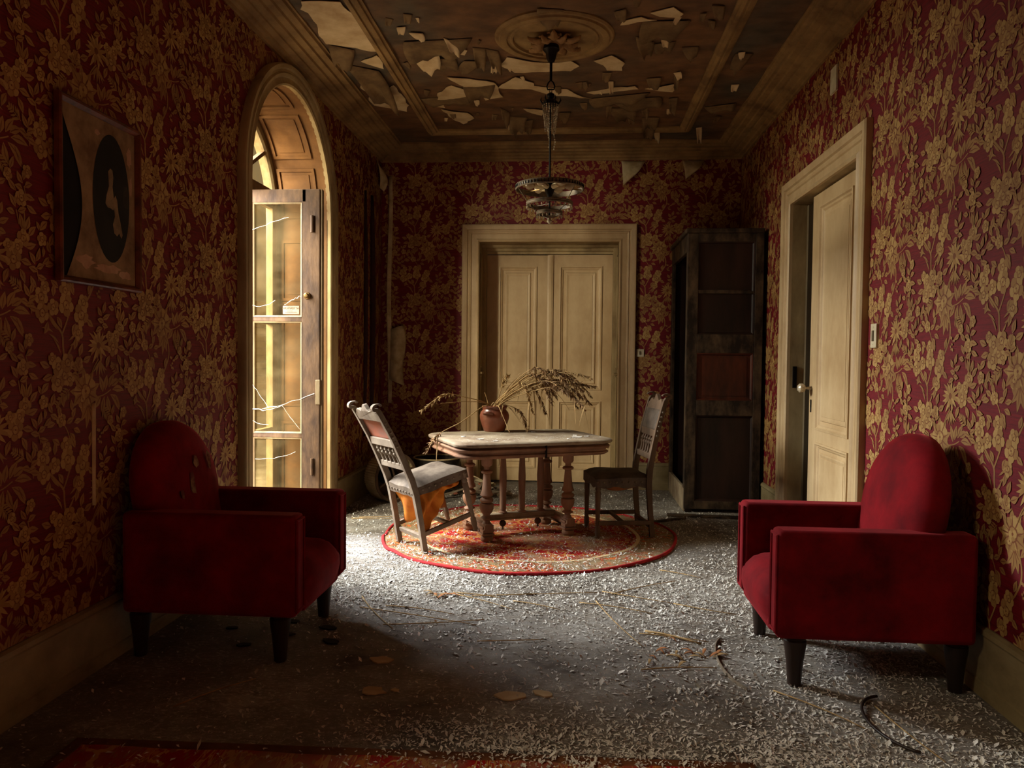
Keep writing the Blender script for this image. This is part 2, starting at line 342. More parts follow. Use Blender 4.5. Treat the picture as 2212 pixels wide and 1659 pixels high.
# the floral print: shapes on a 0.58 x 0.60 m half-drop repeat
def floral_tile():
    S = []                                          # (points, layer, material)
    rnd = random.Random(3)
    def leaf(x, y, ang, ln, wd, m=1, rib=True, lay=1):
        c, s = math.cos(ang), math.sin(ang); bend = rnd.uniform(-.12, .12)*ln
        prof = [(0,0),(.18,.55),(.4,1),(.62,.86),(.84,.42),(1,0),(.84,-.38),(.62,-.8),(.4,-.95),(.18,-.5)]
        pts = []
        ln *= 1.14; wd *= 1.25
        for t, w in prof:
            u = t*ln; v = w*wd/2 + bend*4*t*(1-t); pts.append((x+u*c-v*s, y+u*s+v*c))
        S.append((pts, lay, m))
        if rib and ln > .03:
            q = [(.1,.06),(.5,.07),(.9,0),(.5,-.07),(.1,-.06)]
            pts = [(x+t*ln*c-(w*wd+bend*4*t*(1-t))*s, y+t*ln*s+(w*wd+bend*4*t*(1-t))*c) for t, w in q]
            S.append((pts, lay+1, 3))
    def blob(x, y, r, m, lay, n=9, wob=.12, sx=1, ang=0):
        pts = []
        for k in range(n):
            a = 2*PI*k/n; rr = r*(1+rnd.uniform(-wob, wob)); u, v = rr*math.cos(a)*sx, rr*math.sin(a)
            pts.append((x+u*math.cos(ang)-v*math.sin(ang), y+u*math.sin(ang)+v*math.cos(ang)))
        S.append((pts, lay, m))
    def flower(x, y, r, n=6):
        r *= 1.12
        a0 = rnd.uniform(0, 6)
        for k in range(n):                          # outer petals
            a = a0+2*PI*k/n; blob(x+math.cos(a)*r*.62, y+math.sin(a)*r*.62, r*.46, 1 if k % 2 else 2, 1+.5*(k % 2), 8, .1, .85, a)
        for k in range(n):                          # dark creases between them
            a = a0+2*PI*(k+.5)/n; c, s = math.cos(a), math.sin(a); w = r*.045
            S.append(([(x+c*r*.3-s*w, y+s*r*.3+c*w), (x+c*r*.85, y+s*r*.85), (x+c*r*.3+s*w, y+s*r*.3-c*w)], 2.6, 3))
        blob(x, y, r*.46, 3, 2.2, 9, .08)
        for k in range(4):
            a = a0+.4+2*PI*k/4; blob(x+math.cos(a)*r*.2, y+math.sin(a)*r*.2, r*.24, 2 if k % 2 else 1, 2.8+.4*(k % 2), 7, .1, .8, a)
        blob(x, y, r*.1, 3, 3.8, 6)
    def stem(pts, w, m=1):
        P = []
        for i in range(len(pts)-1):                 # Catmull-Rom
            p0 = pts[max(i-1, 0)]; p1 = pts[i]; p2 = pts[i+1]; p3 = pts[min(i+2, len(pts)-1)]
            for t in (0, .25, .5, .75):
                P.append(tuple(.5*(2*p1[k]+(p2[k]-p0[k])*t+(2*p0[k]-5*p1[k]+4*p2[k]-p3[k])*t*t+(3*p1[k]-p0[k]-3*p2[k]+p3[k])*t**3) for k in (0, 1)))
        P.append(pts[-1])
        for i in range(len(P)-1):
            (x0, y0), (x1, y1) = P[i], P[i+1]; d = math.hypot(x1-x0, y1-y0) or 1; nx, ny = -(y1-y0)/d*w/2, (x1-x0)/d*w/2
            S.append(([(x0+nx, y0+ny), (x1+nx, y1+ny), (x1-nx, y1-ny), (x0-nx, y0-ny)], .6, m))
    def fern(x, y, ang, ln, n=8):
        c, s = math.cos(ang), math.sin(ang); stem([(x, y), (x+c*ln, y+s*ln)], .0025, 1)
        for k in range(n):
            t = (k+.6)/n; L_ = .035*(1-.6*t)
            for sg in (-1, 1): leaf(x+c*ln*t, y+s*ln*t, ang+sg*.9, L_, .007, 1, False)
    def spray(x, y, ang, n, spread, l0, l1, w):
        for k in range(n):
            leaf(x, y, ang+spread*(k/(n-1)-.5), rnd.uniform(l0, l1), w*rnd.uniform(.85, 1.15), 1 if k % 3 else 2)
    # peony with drooping leaves and its stem
    stem([(.015,-.04),(.055,-.09),(.062,-.155),(.03,-.215),(0,-.25),(-.03,-.30)], .009)
    for k in range(9): leaf(0, 0, .3+k*.7, .085, .035)
    flower(0, 0, .062, 7); flower(-.018, -.03, .036, 5)
    for a, l in ((-2.2,.075),(-1.7,.09),(-1.25,.08),(-.8,.06)): leaf(.015, -.05, a, l, .026)
    # leaf spray
    stem([(.05,-.03),(.12,-.02),(.17,0)], .005)
    for x, y, a in ((.115,-.01,1.9),(.13,0,1.35),(.155,.01,.95),(.175,.015,.4),(.18,0,-.1),(.165,-.02,-.7),(.145,-.025,-1.2),(.125,-.025,-1.7),(.1,-.02,-2.3),(.195,-.02,-1.1)):
        leaf(x, y, a, rnd.uniform(.055,.085), .026)
    # rose tree
    stem([(-.225,-.295),(-.18,-.335),(-.14,-.375),(-.135,-.42),(-.13,-.47),(-.14,-.53)], .010); stem([(-.10,-.30),(-.12,-.34),(-.14,-.375)], .008)
    stem([(-.12,-.25),(-.10,-.19),(-.12,-.14),(-.15,-.11)], .005)
    for x, y, r in ((-.12,-.205,.032),(-.255,-.24,.034),(-.115,-.262,.040),(-.01,-.243,.030),(-.19,-.275,.030),(-.25,-.30,.034),(-.025,-.295,.042),(-.045,-.365,.030),(-.15,-.105,.026),(-.235,-.205,.024)):
        flower(x, y, r, 5)
    for x, y, a in ((-.28,-.21,2.2),(-.29,-.27,3.3),(-.22,-.33,-2),(-.17,-.31,-1),(-.06,-.33,-2),(.01,-.31,-.6),(.02,-.21,1.2),(-.07,-.22,2),(-.16,-.2,2.6),(-.19,-.235,1.4),(-.06,-.385,-1.8)):
        leaf(x, y, a, .045, .022)
    for x, y, a in ((-.165,-.36,2.4),(-.19,-.37,2.9),(-.16,-.41,2.6),(-.105,-.40,.6),(-.1,-.42,.3),(-.15,-.45,2.2),(-.12,-.46,.9)): leaf(x, y, a, .06, .008, 1, False)
    # sprig over the roses
    for x, y, a in ((-.155,-.09,1.9),(-.17,-.1,2.7),(-.185,-.115,3.4),(-.12,-.12,.4),(-.085,-.105,1.1),(-.075,-.12,.2),(-.08,-.145,-.4),(-.1,-.16,-.9),(-.2,-.075,2.0),(-.21,-.09,3.8),(-.085,-.075,1.7)): leaf(x, y, a, .042, .020)
    stem([(-.2,-.08),(-.165,-.1)], .004)
    # spiky flower and companions
    for k in range(18): leaf(.085, -.415, 2*PI*k/18, rnd.uniform(.05,.075), .014, 1 if k % 2 else 2, False, 1+.5*(k % 2))
    blob(.085, -.415, .014, 3, 2.5)
    flower(.185, -.42, .036, 6); flower(.205, -.375, .026, 5); flower(.235, -.34, .030, 5); flower(.16, -.375, .022, 5)
    for x, y, a in ((.215,-.45,-1.1),(.22,-.42,-.2),(.245,-.37,.3),(.26,-.33,.8),(.23,-.31,1.8),(.245,-.31,1.2),(.16,-.455,-2)): leaf(x, y, a, .05, .022)
    stem([(.085,-.47),(.05,-.51),(.03,-.55)], .006)
    for a in (-1.9,-1.6,-1.3,-1.0,-.7,-2.3): leaf(.09, -.475, a, .06, .010, 1, False)
    # hanging cluster
    for x, y, r in ((-.165,-.50,.034),(-.11,-.485,.036),(-.17,-.56,.036),(-.13,-.535,.034),(-.20,-.47,.022),(-.10,-.55,.026),(-.045,-.49,.026)): flower(x, y, r, 5)
    for x, y, a in ((-.2,-.53,3.4),(-.215,-.5,2.8),(-.22,-.56,3.9),(-.19,-.6,-2.0),(-.14,-.6,-1.5),(-.04,-.46,1.2),(-.02,-.48,.4),(-.09,-.5,0)): leaf(x, y, a, .05, .024)
    # ferns, buds, sprigs
    fern(-.10, .012, 3.75, .10); fern(.105, -.075, -.75, .085, 7); fern(.23, .07, 2.6, .07, 6)
    flower(-.25, -.03, .024, 5); leaf(-.265, .0, 2, .03, .014); leaf(-.245, -.055, -1.6, .035, .014)
    for c_, n in (((.114,-.30), 6), ((.24,-.155), 5), ((-.28,-.135), 5), ((.2,-.245), 4), ((.26,.045), 5), ((-.05,.075), 4)):
        stem([c_, (c_[0]+.012, c_[1]-.05)], .004)
        for k in range(n): leaf(c_[0]+rnd.uniform(-.008,.008), c_[1]-.012*k+.02, (1.2, 2.2, .4, 2.9, -.2, 3.5)[k], rnd.uniform(.035,.052), .020)
    for k in range(12): blob(.09+rnd.uniform(-.022,.022), -.185+rnd.uniform(-.035,.03), .006, 1, 1, 6)
    flower(.225, -.20, .028, 5); flower(.255, -.10, .022, 5); flower(.16, -.13, .020, 5); stem([(.225,-.2),(.24,-.26),(.235,-.32)], .006)
    leaf(.2, -.18, 2.4, .05, .02); leaf(.25, -.22, -.4, .05, .02); leaf(.17, -.11, 1.2, .045, .018); leaf(.15, -.15, 3.6, .045, .018)
    return S
TILE = floral_tile()
def wall(name, mp, a0, a1, z0, z1, openings, pa0, pa1, flip=1, phase=0.0):
    V = []; F = []; MI = []
    def face(pts, mi):
        o = len(V); V.extend(pts); F.append(tuple(range(o, o+len(pts)))); MI.append(mi)
    cuts = {a0, a1}
    for op in openings:
        if op[0] == 'arch': cuts |= {op[1]+op[2]*math.cos(PI*k/32) for k in range(33)}
        else: cuts |= {op[1], op[2]}
    cs = sorted(cuts)
    def top(a):
        for op in openings:
            if op[0] == 'arch' and abs(a-op[1]) <= op[2]+1e-6: return op[3]+math.sqrt(max(0, op[2]**2-(a-op[1])**2))
            if op[0] == 'rect' and op[1]-1e-6 <= a <= op[2]+1e-6: return op[3]
        return None
    for c0, c1 in zip(cs, cs[1:]):
        t = top((c0+c1)/2)
        if t is None: face([mp(c0, z0, 0), mp(c1, z0, 0), mp(c1, z1, 0), mp(c0, z1, 0)], 0)
        else: face([mp(c0, top(c0) or t, 0), mp(c1, top(c1) or t, 0), mp(c1, z1, 0), mp(c0, z1, 0)], 0)
    def bad(a, z):
        if a < pa0 or a > pa1 or z < .24 or z > 3.30: return True
        for op in openings:
            if op[0] == 'arch':
                if abs(a-op[1]) < op[2]+.04 and z < op[3]+.02: return True
                if z >= op[3] and math.hypot(a-op[1], z-op[3]) < op[2]+.04: return True
            elif op[1]-.06 < a < op[2]+.06 and z < op[3]+.06: return True
        return False
    ci = 0; x = pa0-.1
    while x < pa1+.4:
        y = 1.45-.6*3+(.3 if ci % 2 else 0)+phase
        while y < 4.3:
            for ti, (pts, lay, mi) in enumerate(TILE):
                q = [(x+px*flip, y+py) for px, py in pts]
                if any(bad(*p) for p in q): continue
                face([mp(a, z, .0006+.0003*lay+ti*4e-6) for a, z in q], mi)
            y += .6
        x += .58; ci += 1
    me = bpy.data.meshes.new(name); me.from_pydata(V, [], F)
    for q in ('paper', 'gold', 'gold_light', 'gold_dark'): me.materials.append(MT[q])
    me.polygons.foreach_set('material_index', MI); me.update()
    o = bpy.data.objects.new(name, me); COL.objects.link(o); return tag(o, kind='structure')
RD0, RD1 = 4.57, 5.92                               # right doorway
BD0, BD1 = -.951, .448                              # back doorway
wl = tag(wall('wall_left', mL, Y0, YB, 0, ZC, [('arch', W1, WR, WS), ('arch', W2, WR, WS)], .15, YB), 'crimson wallpaper with gold flowers on the wall around the arched window')
wr = tag(wall('wall_right', mR, Y0, YB, 0, ZC, [('rect', RD0, RD1, ZH)], .15, YB, -1, .12), 'crimson wallpaper with gold flowers on the wall around the half-open cream door')
wb = tag(wall('wall_back', mBk, XL, XR, 0, ZC, [('rect', BD0, BD1, ZH)], XL, XR, 1, .05), 'crimson floral wallpaper on the end wall around the double doors')
tag(MB().add([(XL,Y0,0),(XR,Y0,0),(XR,Y0,ZC),(XL,Y0,ZC)], [(3,2,1,0)]).build('wall_front', 'paper'), 'plain crimson wall behind the viewpoint', kind='structure')
fl = MB().grid(lambda u, v: (-2.5+u*5.6, -2.4+v*10.8, 0), 2, 2).build('floor', 'floor'); tag(fl, 'grey dusty floor littered with plaster', kind='structure')
def hsh(x, y): return math.sin(x*5.1+1.3)*math.sin(y*4.3+.4)*.5+math.sin(x*11+y*7)*.25+math.sin(x*3-y*17+2)*.25
ceil = MB().grid(lambda u, v: (XL+u*(XR-XL), Y0+v*(YB-Y0), ZC-.004+.008*hsh(XL+u*3.6, v*10)), 60, 150).build('ceiling', 'ceiling', smooth='all')
tag(ceil, 'brown stained ceiling with peeling paint', kind='structure')
MB().add([(XL-.3,Y0-.1,ZC+.05),(XR+.3,Y0-.1,ZC+.05),(XR+.3,YB+.5,ZC+.05),(XL-.3,YB+.5,ZC+.05)], [(0,1,2,3)]).build('roof_slab', 'dark', ceil)

# cornice, ceiling frame
CP = [(0,3.268),(.018,3.268),(.022,3.284),(.045,3.290),(.05,3.306),(.085,3.318),(.088,3.330),(.105,3.334),(.11,3.324),(.14,3.330),(.145,3.346),(.19,3.350),(.195,3.366),(.215,3.370),(.22,3.360),(.245,3.366),(.25,3.384),(.262,3.386),(.262,3.40)]
rect = [(XL,Y0),(XR,Y0),(XR,YB),(XL,YB)]
tag(MB().sweep(rect, CP, lambda a, b, h: (a, b, h), True).build('trim_1', 'cornice'), 'stepped brown cornice round the top of the walls', kind='structure')
BP = [(-.055,0),(-.055,.018),(-.04,.022),(-.035,.034),(-.012,.04),(-.008,.028),(.008,.028),(.012,.04),(.035,.034),(.04,.022),(.055,.018),(.055,0)]
fr = [(-1.31,-1.6),(.985,-1.6),(.985,7.12),(-1.31,7.12)]
tag(MB().sweep(fr, BP, lambda a, b, h: (a, b, ZC-h), True).build('trim_2', 'cornice'), 'reeded moulding framing the middle of the ceiling', kind='structure')
# baseboards
SB = [(0,0),(.026,0),(.026,.055),(.020,.06),(.020,.235),(.026,.245),(.022,.262),(.008,.27),(0,.27)]
def baseboard(name, mp, spans, lab):
    b = MB()
    for a0, a1 in spans:
        k = len(SB); b.add([mp(a, z, h+.001) for a in (a0, a1) for h, z in SB], [(i, i+1, k+i+1, k+i) for i in range(k-1)]+[tuple(range(k)), tuple(range(k, 2*k))])
    return tag(b.build(name, 'base'), lab, kind='structure')
CW = .172
baseboard('baseboard_left', mL, [(Y0, W2-WR-.14), (W2+WR+.14, W1-WR-.14), (W1+WR+.14, YB)], 'tall cream baseboard along the window wall')
baseboard('baseboard_right', mR, [(Y0, RD0-CW), (RD1+CW, YB)], 'tall cream baseboard along the doorway wall')
baseboard('baseboard_back', mBk, [(XL, BD0-CW), (BD1+CW, XR)], 'cream baseboard either side of the double doors')
# casings
KP = [(0,0),(0,.022),(.010,.030),(.022,.024),(.030,.018),(.075,.018),(.082,.028),(.094,.032),(.100,.024),(.112,.026),(.120,.040),(.150,.046),(.164,.046),(.172,.036),(.172,0)]
def door_root(n, lab): return tag(empty('door_%d' % n), lab, kind='structure')
d1 = door_root(1, 'tall cream panelled double doors set back in the end wall')
d2 = door_root(2, 'cream panelled door standing part open in the side wall')
MB().sweep([(BD1,0),(BD1,ZH),(BD0,ZH),(BD0,0)][::-1], [(o, h) for o, h in KP], mBk).build('casing', 'cream', d1)
MB().sweep([(RD0,0),(RD0,ZH),(RD1,ZH),(RD1,0)], KP, mR).build('casing', 'cream', d2)
def leaf_mesh(w, z0, z1, panels, th, name, m, parent, pm='cream', depth=.014):
    """door leaf in x 0..w, facing -y; panels (x0,x1,z0,z1) recessed with mouldings"""
    xs = sorted({0, w}|{p[0] for p in panels}|{p[1] for p in panels}); zs = sorted({z0, z1}|{p[2] for p in panels}|{p[3] for p in panels})
    b = MB()
    for xa, xb in zip(xs, xs[1:]):
        for za, zb in zip(zs, zs[1:]):
            cx, cz = (xa+xb)/2, (za+zb)/2
            if not any(p[0] < cx < p[1] and p[2] < cz < p[3] for p in panels): b.box((xa, 0, za), (xb, th, zb))
    L_ = b.build(name, m, parent)
    for p in panels:
        q = MB(); q.box((p[0], depth, p[2]), (p[1], th-depth, p[3]))
        path = [(p[0],p[2]),(p[1],p[2]),(p[1],p[3]),(p[0],p[3])]
        mp = lambda a, z, h: (a, depth-h, z)
        q.sweep(path, [(-.002,0),(-.002,depth+.010),(.010,depth+.012),(.018,depth),(.030,depth-.004),(.036,.003),(.040,0)], mp, True)
        i = .072
        if p[1]-p[0] > .25:
            i2 = [(p[0]+i,p[2]+i),(p[1]-i,p[2]+i),(p[1]-i,p[3]-i),(p[0]+i,p[3]-i)]
            q.sweep(i2, [(-.012,0),(-.006,.010),(.004,.011),(.022,.006),(.024,.010),(.030,.010)], mp, True)
            q.box((p[0]+i+.03, depth-.010, p[2]+i+.03), (p[1]-i-.03, depth+.001, p[3]-i-.03))
        q.build('panel', pm, L_)
    return L_
# back double doors: recess, header, two leaves
RY = 8.02
MB().add([(BD0,YB,0),(BD0,RY+.06,0),(BD0,RY+.06,ZH),(BD0,YB,ZH),(BD1,YB,0),(BD1,RY+.06,0),(BD1,RY+.06,ZH),(BD1,YB,ZH)], [(0,1,2,3),(4,7,6,5),(3,2,6,7)]).build('jamb_lining', 'creamdirt', d1)
for sx, x0 in ((1, BD0), (-1, BD1)):
    for z0, z1 in ((.12, 1.12), (1.20, 2.36)):
        mp = lambda a, z, h: (x0+sx*h, a, z)
        MB().sweep([(YB+.05,z0),(RY-.06,z0),(RY-.06,z1),(YB+.05,z1)], [(0,0),(.0,.008),(.012,.010),(.020,.0)], mp, True).build('jamb_panel', 'creamdirt', d1)
    MB().box((min(x0, x0+sx*.03), YB+.02, 1.135), (max(x0, x0+sx*.03), RY-.02, 1.16)).build('jamb_ledge', 'creamdirt', d1, bevel=.004)
    MB().box((min(x0, x0+sx*.045), RY-.06, 0), (max(x0, x0+sx*.045), RY+.05, ZH)).build('door_stop', 'creamdirt', d1, bevel=.004)
MB().sweep([(BD0,ZH),(BD1,ZH)], [(-.085,0),(-.085,.02),(-.06,.022),(-.055,.05),(-.03,.055),(-.025,.09),(0,.1),(0,0)], lambda a, z, h: (a, RY-h+.02, z)).build('header_moulding', 'creamdirt', d1)
lw = .655
LP = [(.13, lw-.135, .98, 2.255), (.13, lw-.135, .15, .86)]
lf = leaf_mesh(lw, .015, 2.375, LP, .045, 'door_leaf', 'cream', d1); lf.location = (BD0+.047, RY+.012, 0); lf.rotation_euler = (0, 0, .035)
lf2 = leaf_mesh(lw, .015, 2.375, [(.11, lw-.11, .98, 2.255), (.11, lw-.11, .15, .86)], .045, 'door_leaf', 'cream', d1); lf2.location = (BD1-.047-lw, RY-.012, 0)
MB().sweep([(0,.02),(0,2.37)], [(-.03,0),(-.03,.012),(-.01,.02),(.01,.02),(.03,.012),(.03,0)], lambda a, z, h: (a+.012, -h, z)).build('astragal', 'cream', lf2)
MB().box((0,0,0),(.13,.012,.035)).box((.02,-.012,.01),(.11,0,.025)).build('door_bolt', 'brass', lf2, bevel=.003).location = (lw-.15, -.012, .38)
MB().box((BD0, RY+.1, 0), (BD1, RY+.12, ZH)).build('backing', 'dark', d1)
# right doorway: jambs, near leaf closed, far leaf swung into the next room
DX = XR+.20
MB().add([(XR,RD0,0),(DX,RD0,0),(DX,RD0,ZH),(XR,RD0,ZH),(XR,RD1,0),(DX,RD1,0),(DX,RD1,ZH),(XR,RD1,ZH)], [(0,1,2,3),(4,7,6,5),(3,2,6,7)]).build('jamb_lining', 'creamdirt', d2)
LW = 1.03
lf3 = leaf_mesh(LW, .012, 2.455, [(.17, LW-.235, .83, 2.36), (.17, LW-.235, .16, .74)], .045, 'door_leaf', 'cream', d2)
lf3.location = (XR+.055, RD0+LW+.012, 0); lf3.rotation_euler = (0, 0, -PI/2)
kn = MB().lathe([(.001,.0),(.014,.002),(.012,.02),(.009,.03),(.009,.042),(.026,.046),(.034,.06),(.032,.08),(.02,.092),(.001,.094)], 12).build('door_knob', 'crystal', lf3, smooth=True)
kn.location = (.045, -.002, 1.11); kn.rotation_euler = (PI/2, 0, 0)
MB().box((-.012,-.004,-.045),(.012,0,.045)).lathe([(.006,0),(.006,.006)], 8, T=Matrix.Rotation(PI/2, 4, 'X')).build('keyhole_plate', 'iron', lf3, bevel=.002).location = (.045, 0, .985)
lf4 = leaf_mesh(.34, .012, 2.455, [(.07, .27, .83, 2.36), (.07, .27, .16, .74)], .04, 'door_leaf', 'greywood', d2, 'greywood'); lf4.location = (XR+.10, RD1-.05, 0)
MB().box((XR+.02, RD1-.012, 1.10),(XR+.05, RD1, 1.26)).build('strike_plate', 'iron', d2, bevel=.002)
nr = MB()
nr.add([(DX,RD0-.6,0),(DX+1.6,RD0-.6,0),(DX+1.6,RD1+.6,0),(DX,RD1+.6,0),(DX,RD0-.6,2.9),(DX+1.6,RD0-.6,2.9),(DX+1.6,RD1+.6,2.9),(DX,RD1+.6,2.9)], [(0,1,2,3),(4,7,6,5),(1,2,6,5),(0,1,5,4),(2,3,7,6)])
tag(nr.build('wall_next_room', 'greywood'), 'dim grey-brown room beyond the side door', kind='structure')

# ------------------------------------------------------------------ arched windows
REV = .42; XW = XL-REV
def arch_pts(c, r, spring, n=36, zb=0.0):
    return [(c+r, zb), (c+r, spring)]+[(c+r*math.cos(PI*k/n), spring+r*math.sin(PI*k/n)) for k in range(1, n)]+[(c-r, spring), (c-r, zb)]
def arch_window(n, c, lab, full):
    w = tag(empty('window_%d' % n), lab, kind='structure')
    AK = [(0,0),(0,.03),(.012,.038),(.024,.030),(.05,.028),(.056,.040),(.075,.046),(.085,.034),(.10,.036),(.108,.05),(.132,.052),(.14,.04),(.14,0)]
    MB().sweep(arch_pts(c, WR, WS), [(-o, h) for o, h in AK], mL).build('casing', 'creamdirt', w, smooth=True)
    b = MB(); pts = arch_pts(c, WR, WS, 40); k = len(pts)
    b.add([(XL+.005, a, z) for a, z in pts]+[(XW-.06, a, z) for a, z in pts], [(i, i+1, k+i+1, k+i) for i in range(k-1)])
    b.build('reveal', 'revealwood', w, smooth=True)
    # panels lining the reveal, following it up the jambs and over the arch
    Lj = WS; La = PI*WR
    def at(s, x, h):
        r = WR-h
        if s <= Lj: return (x, c+r, s)
        if s >= Lj+La: return (x, c-r, 2*Lj+La-s)
        t = (s-Lj)/WR; return (x, c+r*math.cos(t), WS+r*math.sin(t))
    segs = [(.12, .78), (.90, 1.62), (1.74, 2.22)]; step = La/5
    segs += [(Lj+.07+i*step-.06, Lj+(i+1)*step-.07) for i in range(5)]; segs += [(2*Lj+La-b_, 2*Lj+La-a_) for a_, b_ in segs[:3]]
    x0, x1 = XL-.07, XW+.05
    for s0, s1 in segs:
        q = MB(); ns = max(2, int((s1-s0)/.06))
        def strip(sa, sb, xa, xb, h, m_):
            vs = []; fs = []
            for i in range(m_+1):
                s_ = sa+(sb-sa)*i/m_
                vs += [at(s_, xa, 0), at(s_, xa, h), at(s_, xb, h), at(s_, xb, 0)]
            for i in range(m_):
                for j in range(3): fs.append((i*4+j, i*4+j+1, i*4+5+j, i*4+4+j))
            fs += [(0,1,2,3), (m_*4+3, m_*4+2, m_*4+1, m_*4)]
            q.add(vs, fs)
        bw = .022
        strip(s0, s1, x0, x0-bw, .014, ns); strip(s0, s1, x1+bw, x1, .014, ns); strip(s0, s0+bw, x0-bw, x1+bw, .014, 1); strip(s1-bw, s1, x0-bw, x1+bw, .014, 1)
        strip(s0+.05, s1-.05, x0-.05, x1+.05, .007, ns)
        q.build('reveal_panel', 'revealwood', w)
    # frame in the window plane
    mW = lambda a, z, h: (XW+h, a, z)
    MB().sweep(arch_pts(c, WR, WS), [(0,-.05),(0,.03),(.05,.03),(.065,.015),(.065,-.05)], mW).build('window_frame', 'winlight', w)
    TZ = 2.56
    hw = math.sqrt((WR-.06)**2-(TZ-WS)**2)
    MB().box((XW-.05, c-hw-.03, TZ-.045), (XW+.035, c+hw+.03, TZ+.03)).build('transom', 'winwood', w, bevel=.006)
    for t in (30, 62, 90, 118, 150):
        a = math.radians(t); r = WR-.05
        ctr = (c, TZ); dx, dz = math.cos(a), math.sin(a)
        tt = -(TZ-WS)*dz+math.sqrt(((TZ-WS)*dz)**2+r*r-(TZ-WS)**2)
        MB().ribbon([(XW, c+dx*.10, TZ+dz*.10), (XW, c+dx*tt, TZ+dz*tt)], .035, .028, side=(1,0,0)).build('muntin', 'winwood', w)
    MB().sweep([(c+.11*math.cos(PI*k/12), TZ+.11*math.sin(PI*k/12)) for k in range(13)], [(-.015,-.018),(-.015,.018),(.015,.018),(.015,-.018)], mW).build('muntin', 'winwood', w)
    fan = [(c+hw, TZ)]+[(c+(WR-.06)*math.cos(t), WS+(WR-.06)*math.sin(t)) for t in np.linspace(math.asin((TZ-WS)/(WR-.06)), PI-math.asin((TZ-WS)/(WR-.06)), 25)]+[(c-hw, TZ)]
    MB().prism(fan, -.002, .002, mp=mW).build('fanlight_pane', 'glassfar', w)
    MB().box((XW-.08, c-WR, 0), (XL+.02, c+WR, .05)).build('threshold', 'winwood', w, bevel=.006)
    # side lights that stay shut, either side of the open leaf
    for ya, yb in ((c+.23, c+WR-.06), (c-WR+.06, c-.42)):
        s = MB(); 
        for y_ in (ya, yb-.055): s.box((XW-.03, y_, .05), (XW+.025, y_+.055, TZ-.04))
        for z_ in (.05, .70, 1.545, TZ-.11): s.box((XW-.025, ya, z_), (XW+.02, yb, z_+(.2 if z_ == .05 else .04)))
        s_o = s.build('side_light', 'winlight', w, bevel=.005)
        for z_, z2 in ((.25, .70), (.74, 1.545), (1.585, TZ-.11)):
            MB().box((XW-.004, ya+.05, z_), (XW, yb-.05, z2)).build('pane', 'glassfar', s_o)
    MB().box((XW-.045, c+.17, .05), (XW+.035, c+.235, TZ-.04)).build('mullion', 'winwood', w, bevel=.006)
    # the leaf swung open at a right angle to the wall
    yl = c+.20; xa, xb = XW+.0, -1.822
    lf = MB().box((xb-.134, yl-.022, .07), (xb, yl+.022, 2.50)).box((xa, yl-.022, .07), (xa+.06, yl+.022, 2.50))
    lf.box((xa, yl-.022, 2.405), (xb-.1, yl+.022, 2.50)).box((xa, yl-.022, .07), (xb-.1, yl+.022, .30))
    for z_ in (1.566, .722): lf.box((xa, yl-.018, z_-.017), (xb-.1, yl+.018, z_+.017))
    lo = lf.build('open_leaf', 'winwood', w, bevel=.006)
    for z_, z2 in ((.30, .705), (.739, 1.549), (1.583, 2.405)):
        MB().box((xa+.05, yl-.003, z_), (xb-.13, yl+.001, z2)).build('pane', 'glass', lo)
        MB().sweep([(xa+.06,z_),(xb-.134,z_),(xb-.134,z2),(xa+.06,z2)], [(0,0),(0,.012),(.008,.008),(.012,0)], lambda a, z, h: (a, yl-.012-h, z), True).build('glazing_bead', 'winlight', lo)
    MB().box((xb-.03, yl-.03, .95), (xb+.004, yl+.026, 1.13)).build('lock_case', 'winlight', lo, bevel=.004)
    MB().box((xb-.004, yl-.012, .07), (xb+.014, yl+.03, 2.50)).build('weather_strip', 'winlight', lo, bevel=.004)
    kb = MB().lathe([(.026,0),(.026,.006),(.022,.012),(.014,.012),(.012,.018),(.02,.026),(.012,.034),(.001,.035)], 16).build('knob', 'brass', lo, smooth=True)
    kb.location = (xb-.092, yl-.022, 1.735); kb.rotation_euler = (PI/2, 0, 0)
    for z_ in (.35, 2.1): MB().lathe([(.012,-.06),(.012,.06)], 10, c=(xb-.055, yl-.03, z_+.15)).build('bolt_rod', 'winwood', lo)
    return w, lo, yl
MT['revealwood'] = mat('orange_lit_reveal', (122,84,44), (84,54,27), .65, 4, 8, (1,1,1), .12, 30, contrast=(.3,.65))  # orange light on the pale panelling is mixed into this base colour
MT['winlight'] = mat('pale_daylit_trim', (140,122,88), (96,76,49), .6, 7, 9, (1,1,.3), .15, 40, contrast=(.3,.6))  # daylight on the frame edge is put in as this paler colour
win1, leaf1, YLF = arch_window(1, W1, 'arched French window with an open glazed leaf and panelled reveal', True)
win2, leaf2, _y = arch_window(2, W2, 'second arched French window nearer the viewpoint', True)
# sticker on the glass, its writing seen from behind
st = MB().box((-2.104, YLF-.0062, 1.602), (-1.980, YLF-.0048, 1.666)).build('warning_sticker', 'stickerbg' if 'stickerbg' in MT else 'foxing', leaf1)
def text_mesh(name, body, size, m, parent, T, ext=.0004):
    cu = bpy.data.curves.new(name, 'FONT'); cu.body = body; cu.size = size; cu.align_x = 'CENTER'; cu.align_y = 'CENTER'; cu.extrude = ext
    t = bpy.data.objects.new(name+'_tmp', cu); COL.objects.link(t); bpy.context.view_layer.update()
    me = bpy.data.meshes.new_from_object(t.evaluated_get(bpy.context.evaluated_depsgraph_get())); bpy.data.objects.remove(t); bpy.data.curves.remove(cu)
    me.name = name; me.transform(T); me.materials.clear(); me.materials.append(MT[m]); o = bpy.data.objects.new(name, me); COL.objects.link(o); o.parent = parent; return o
MT['ink'] = mat('printing_ink', (52,38,30), (40,28,22), .8, 10)
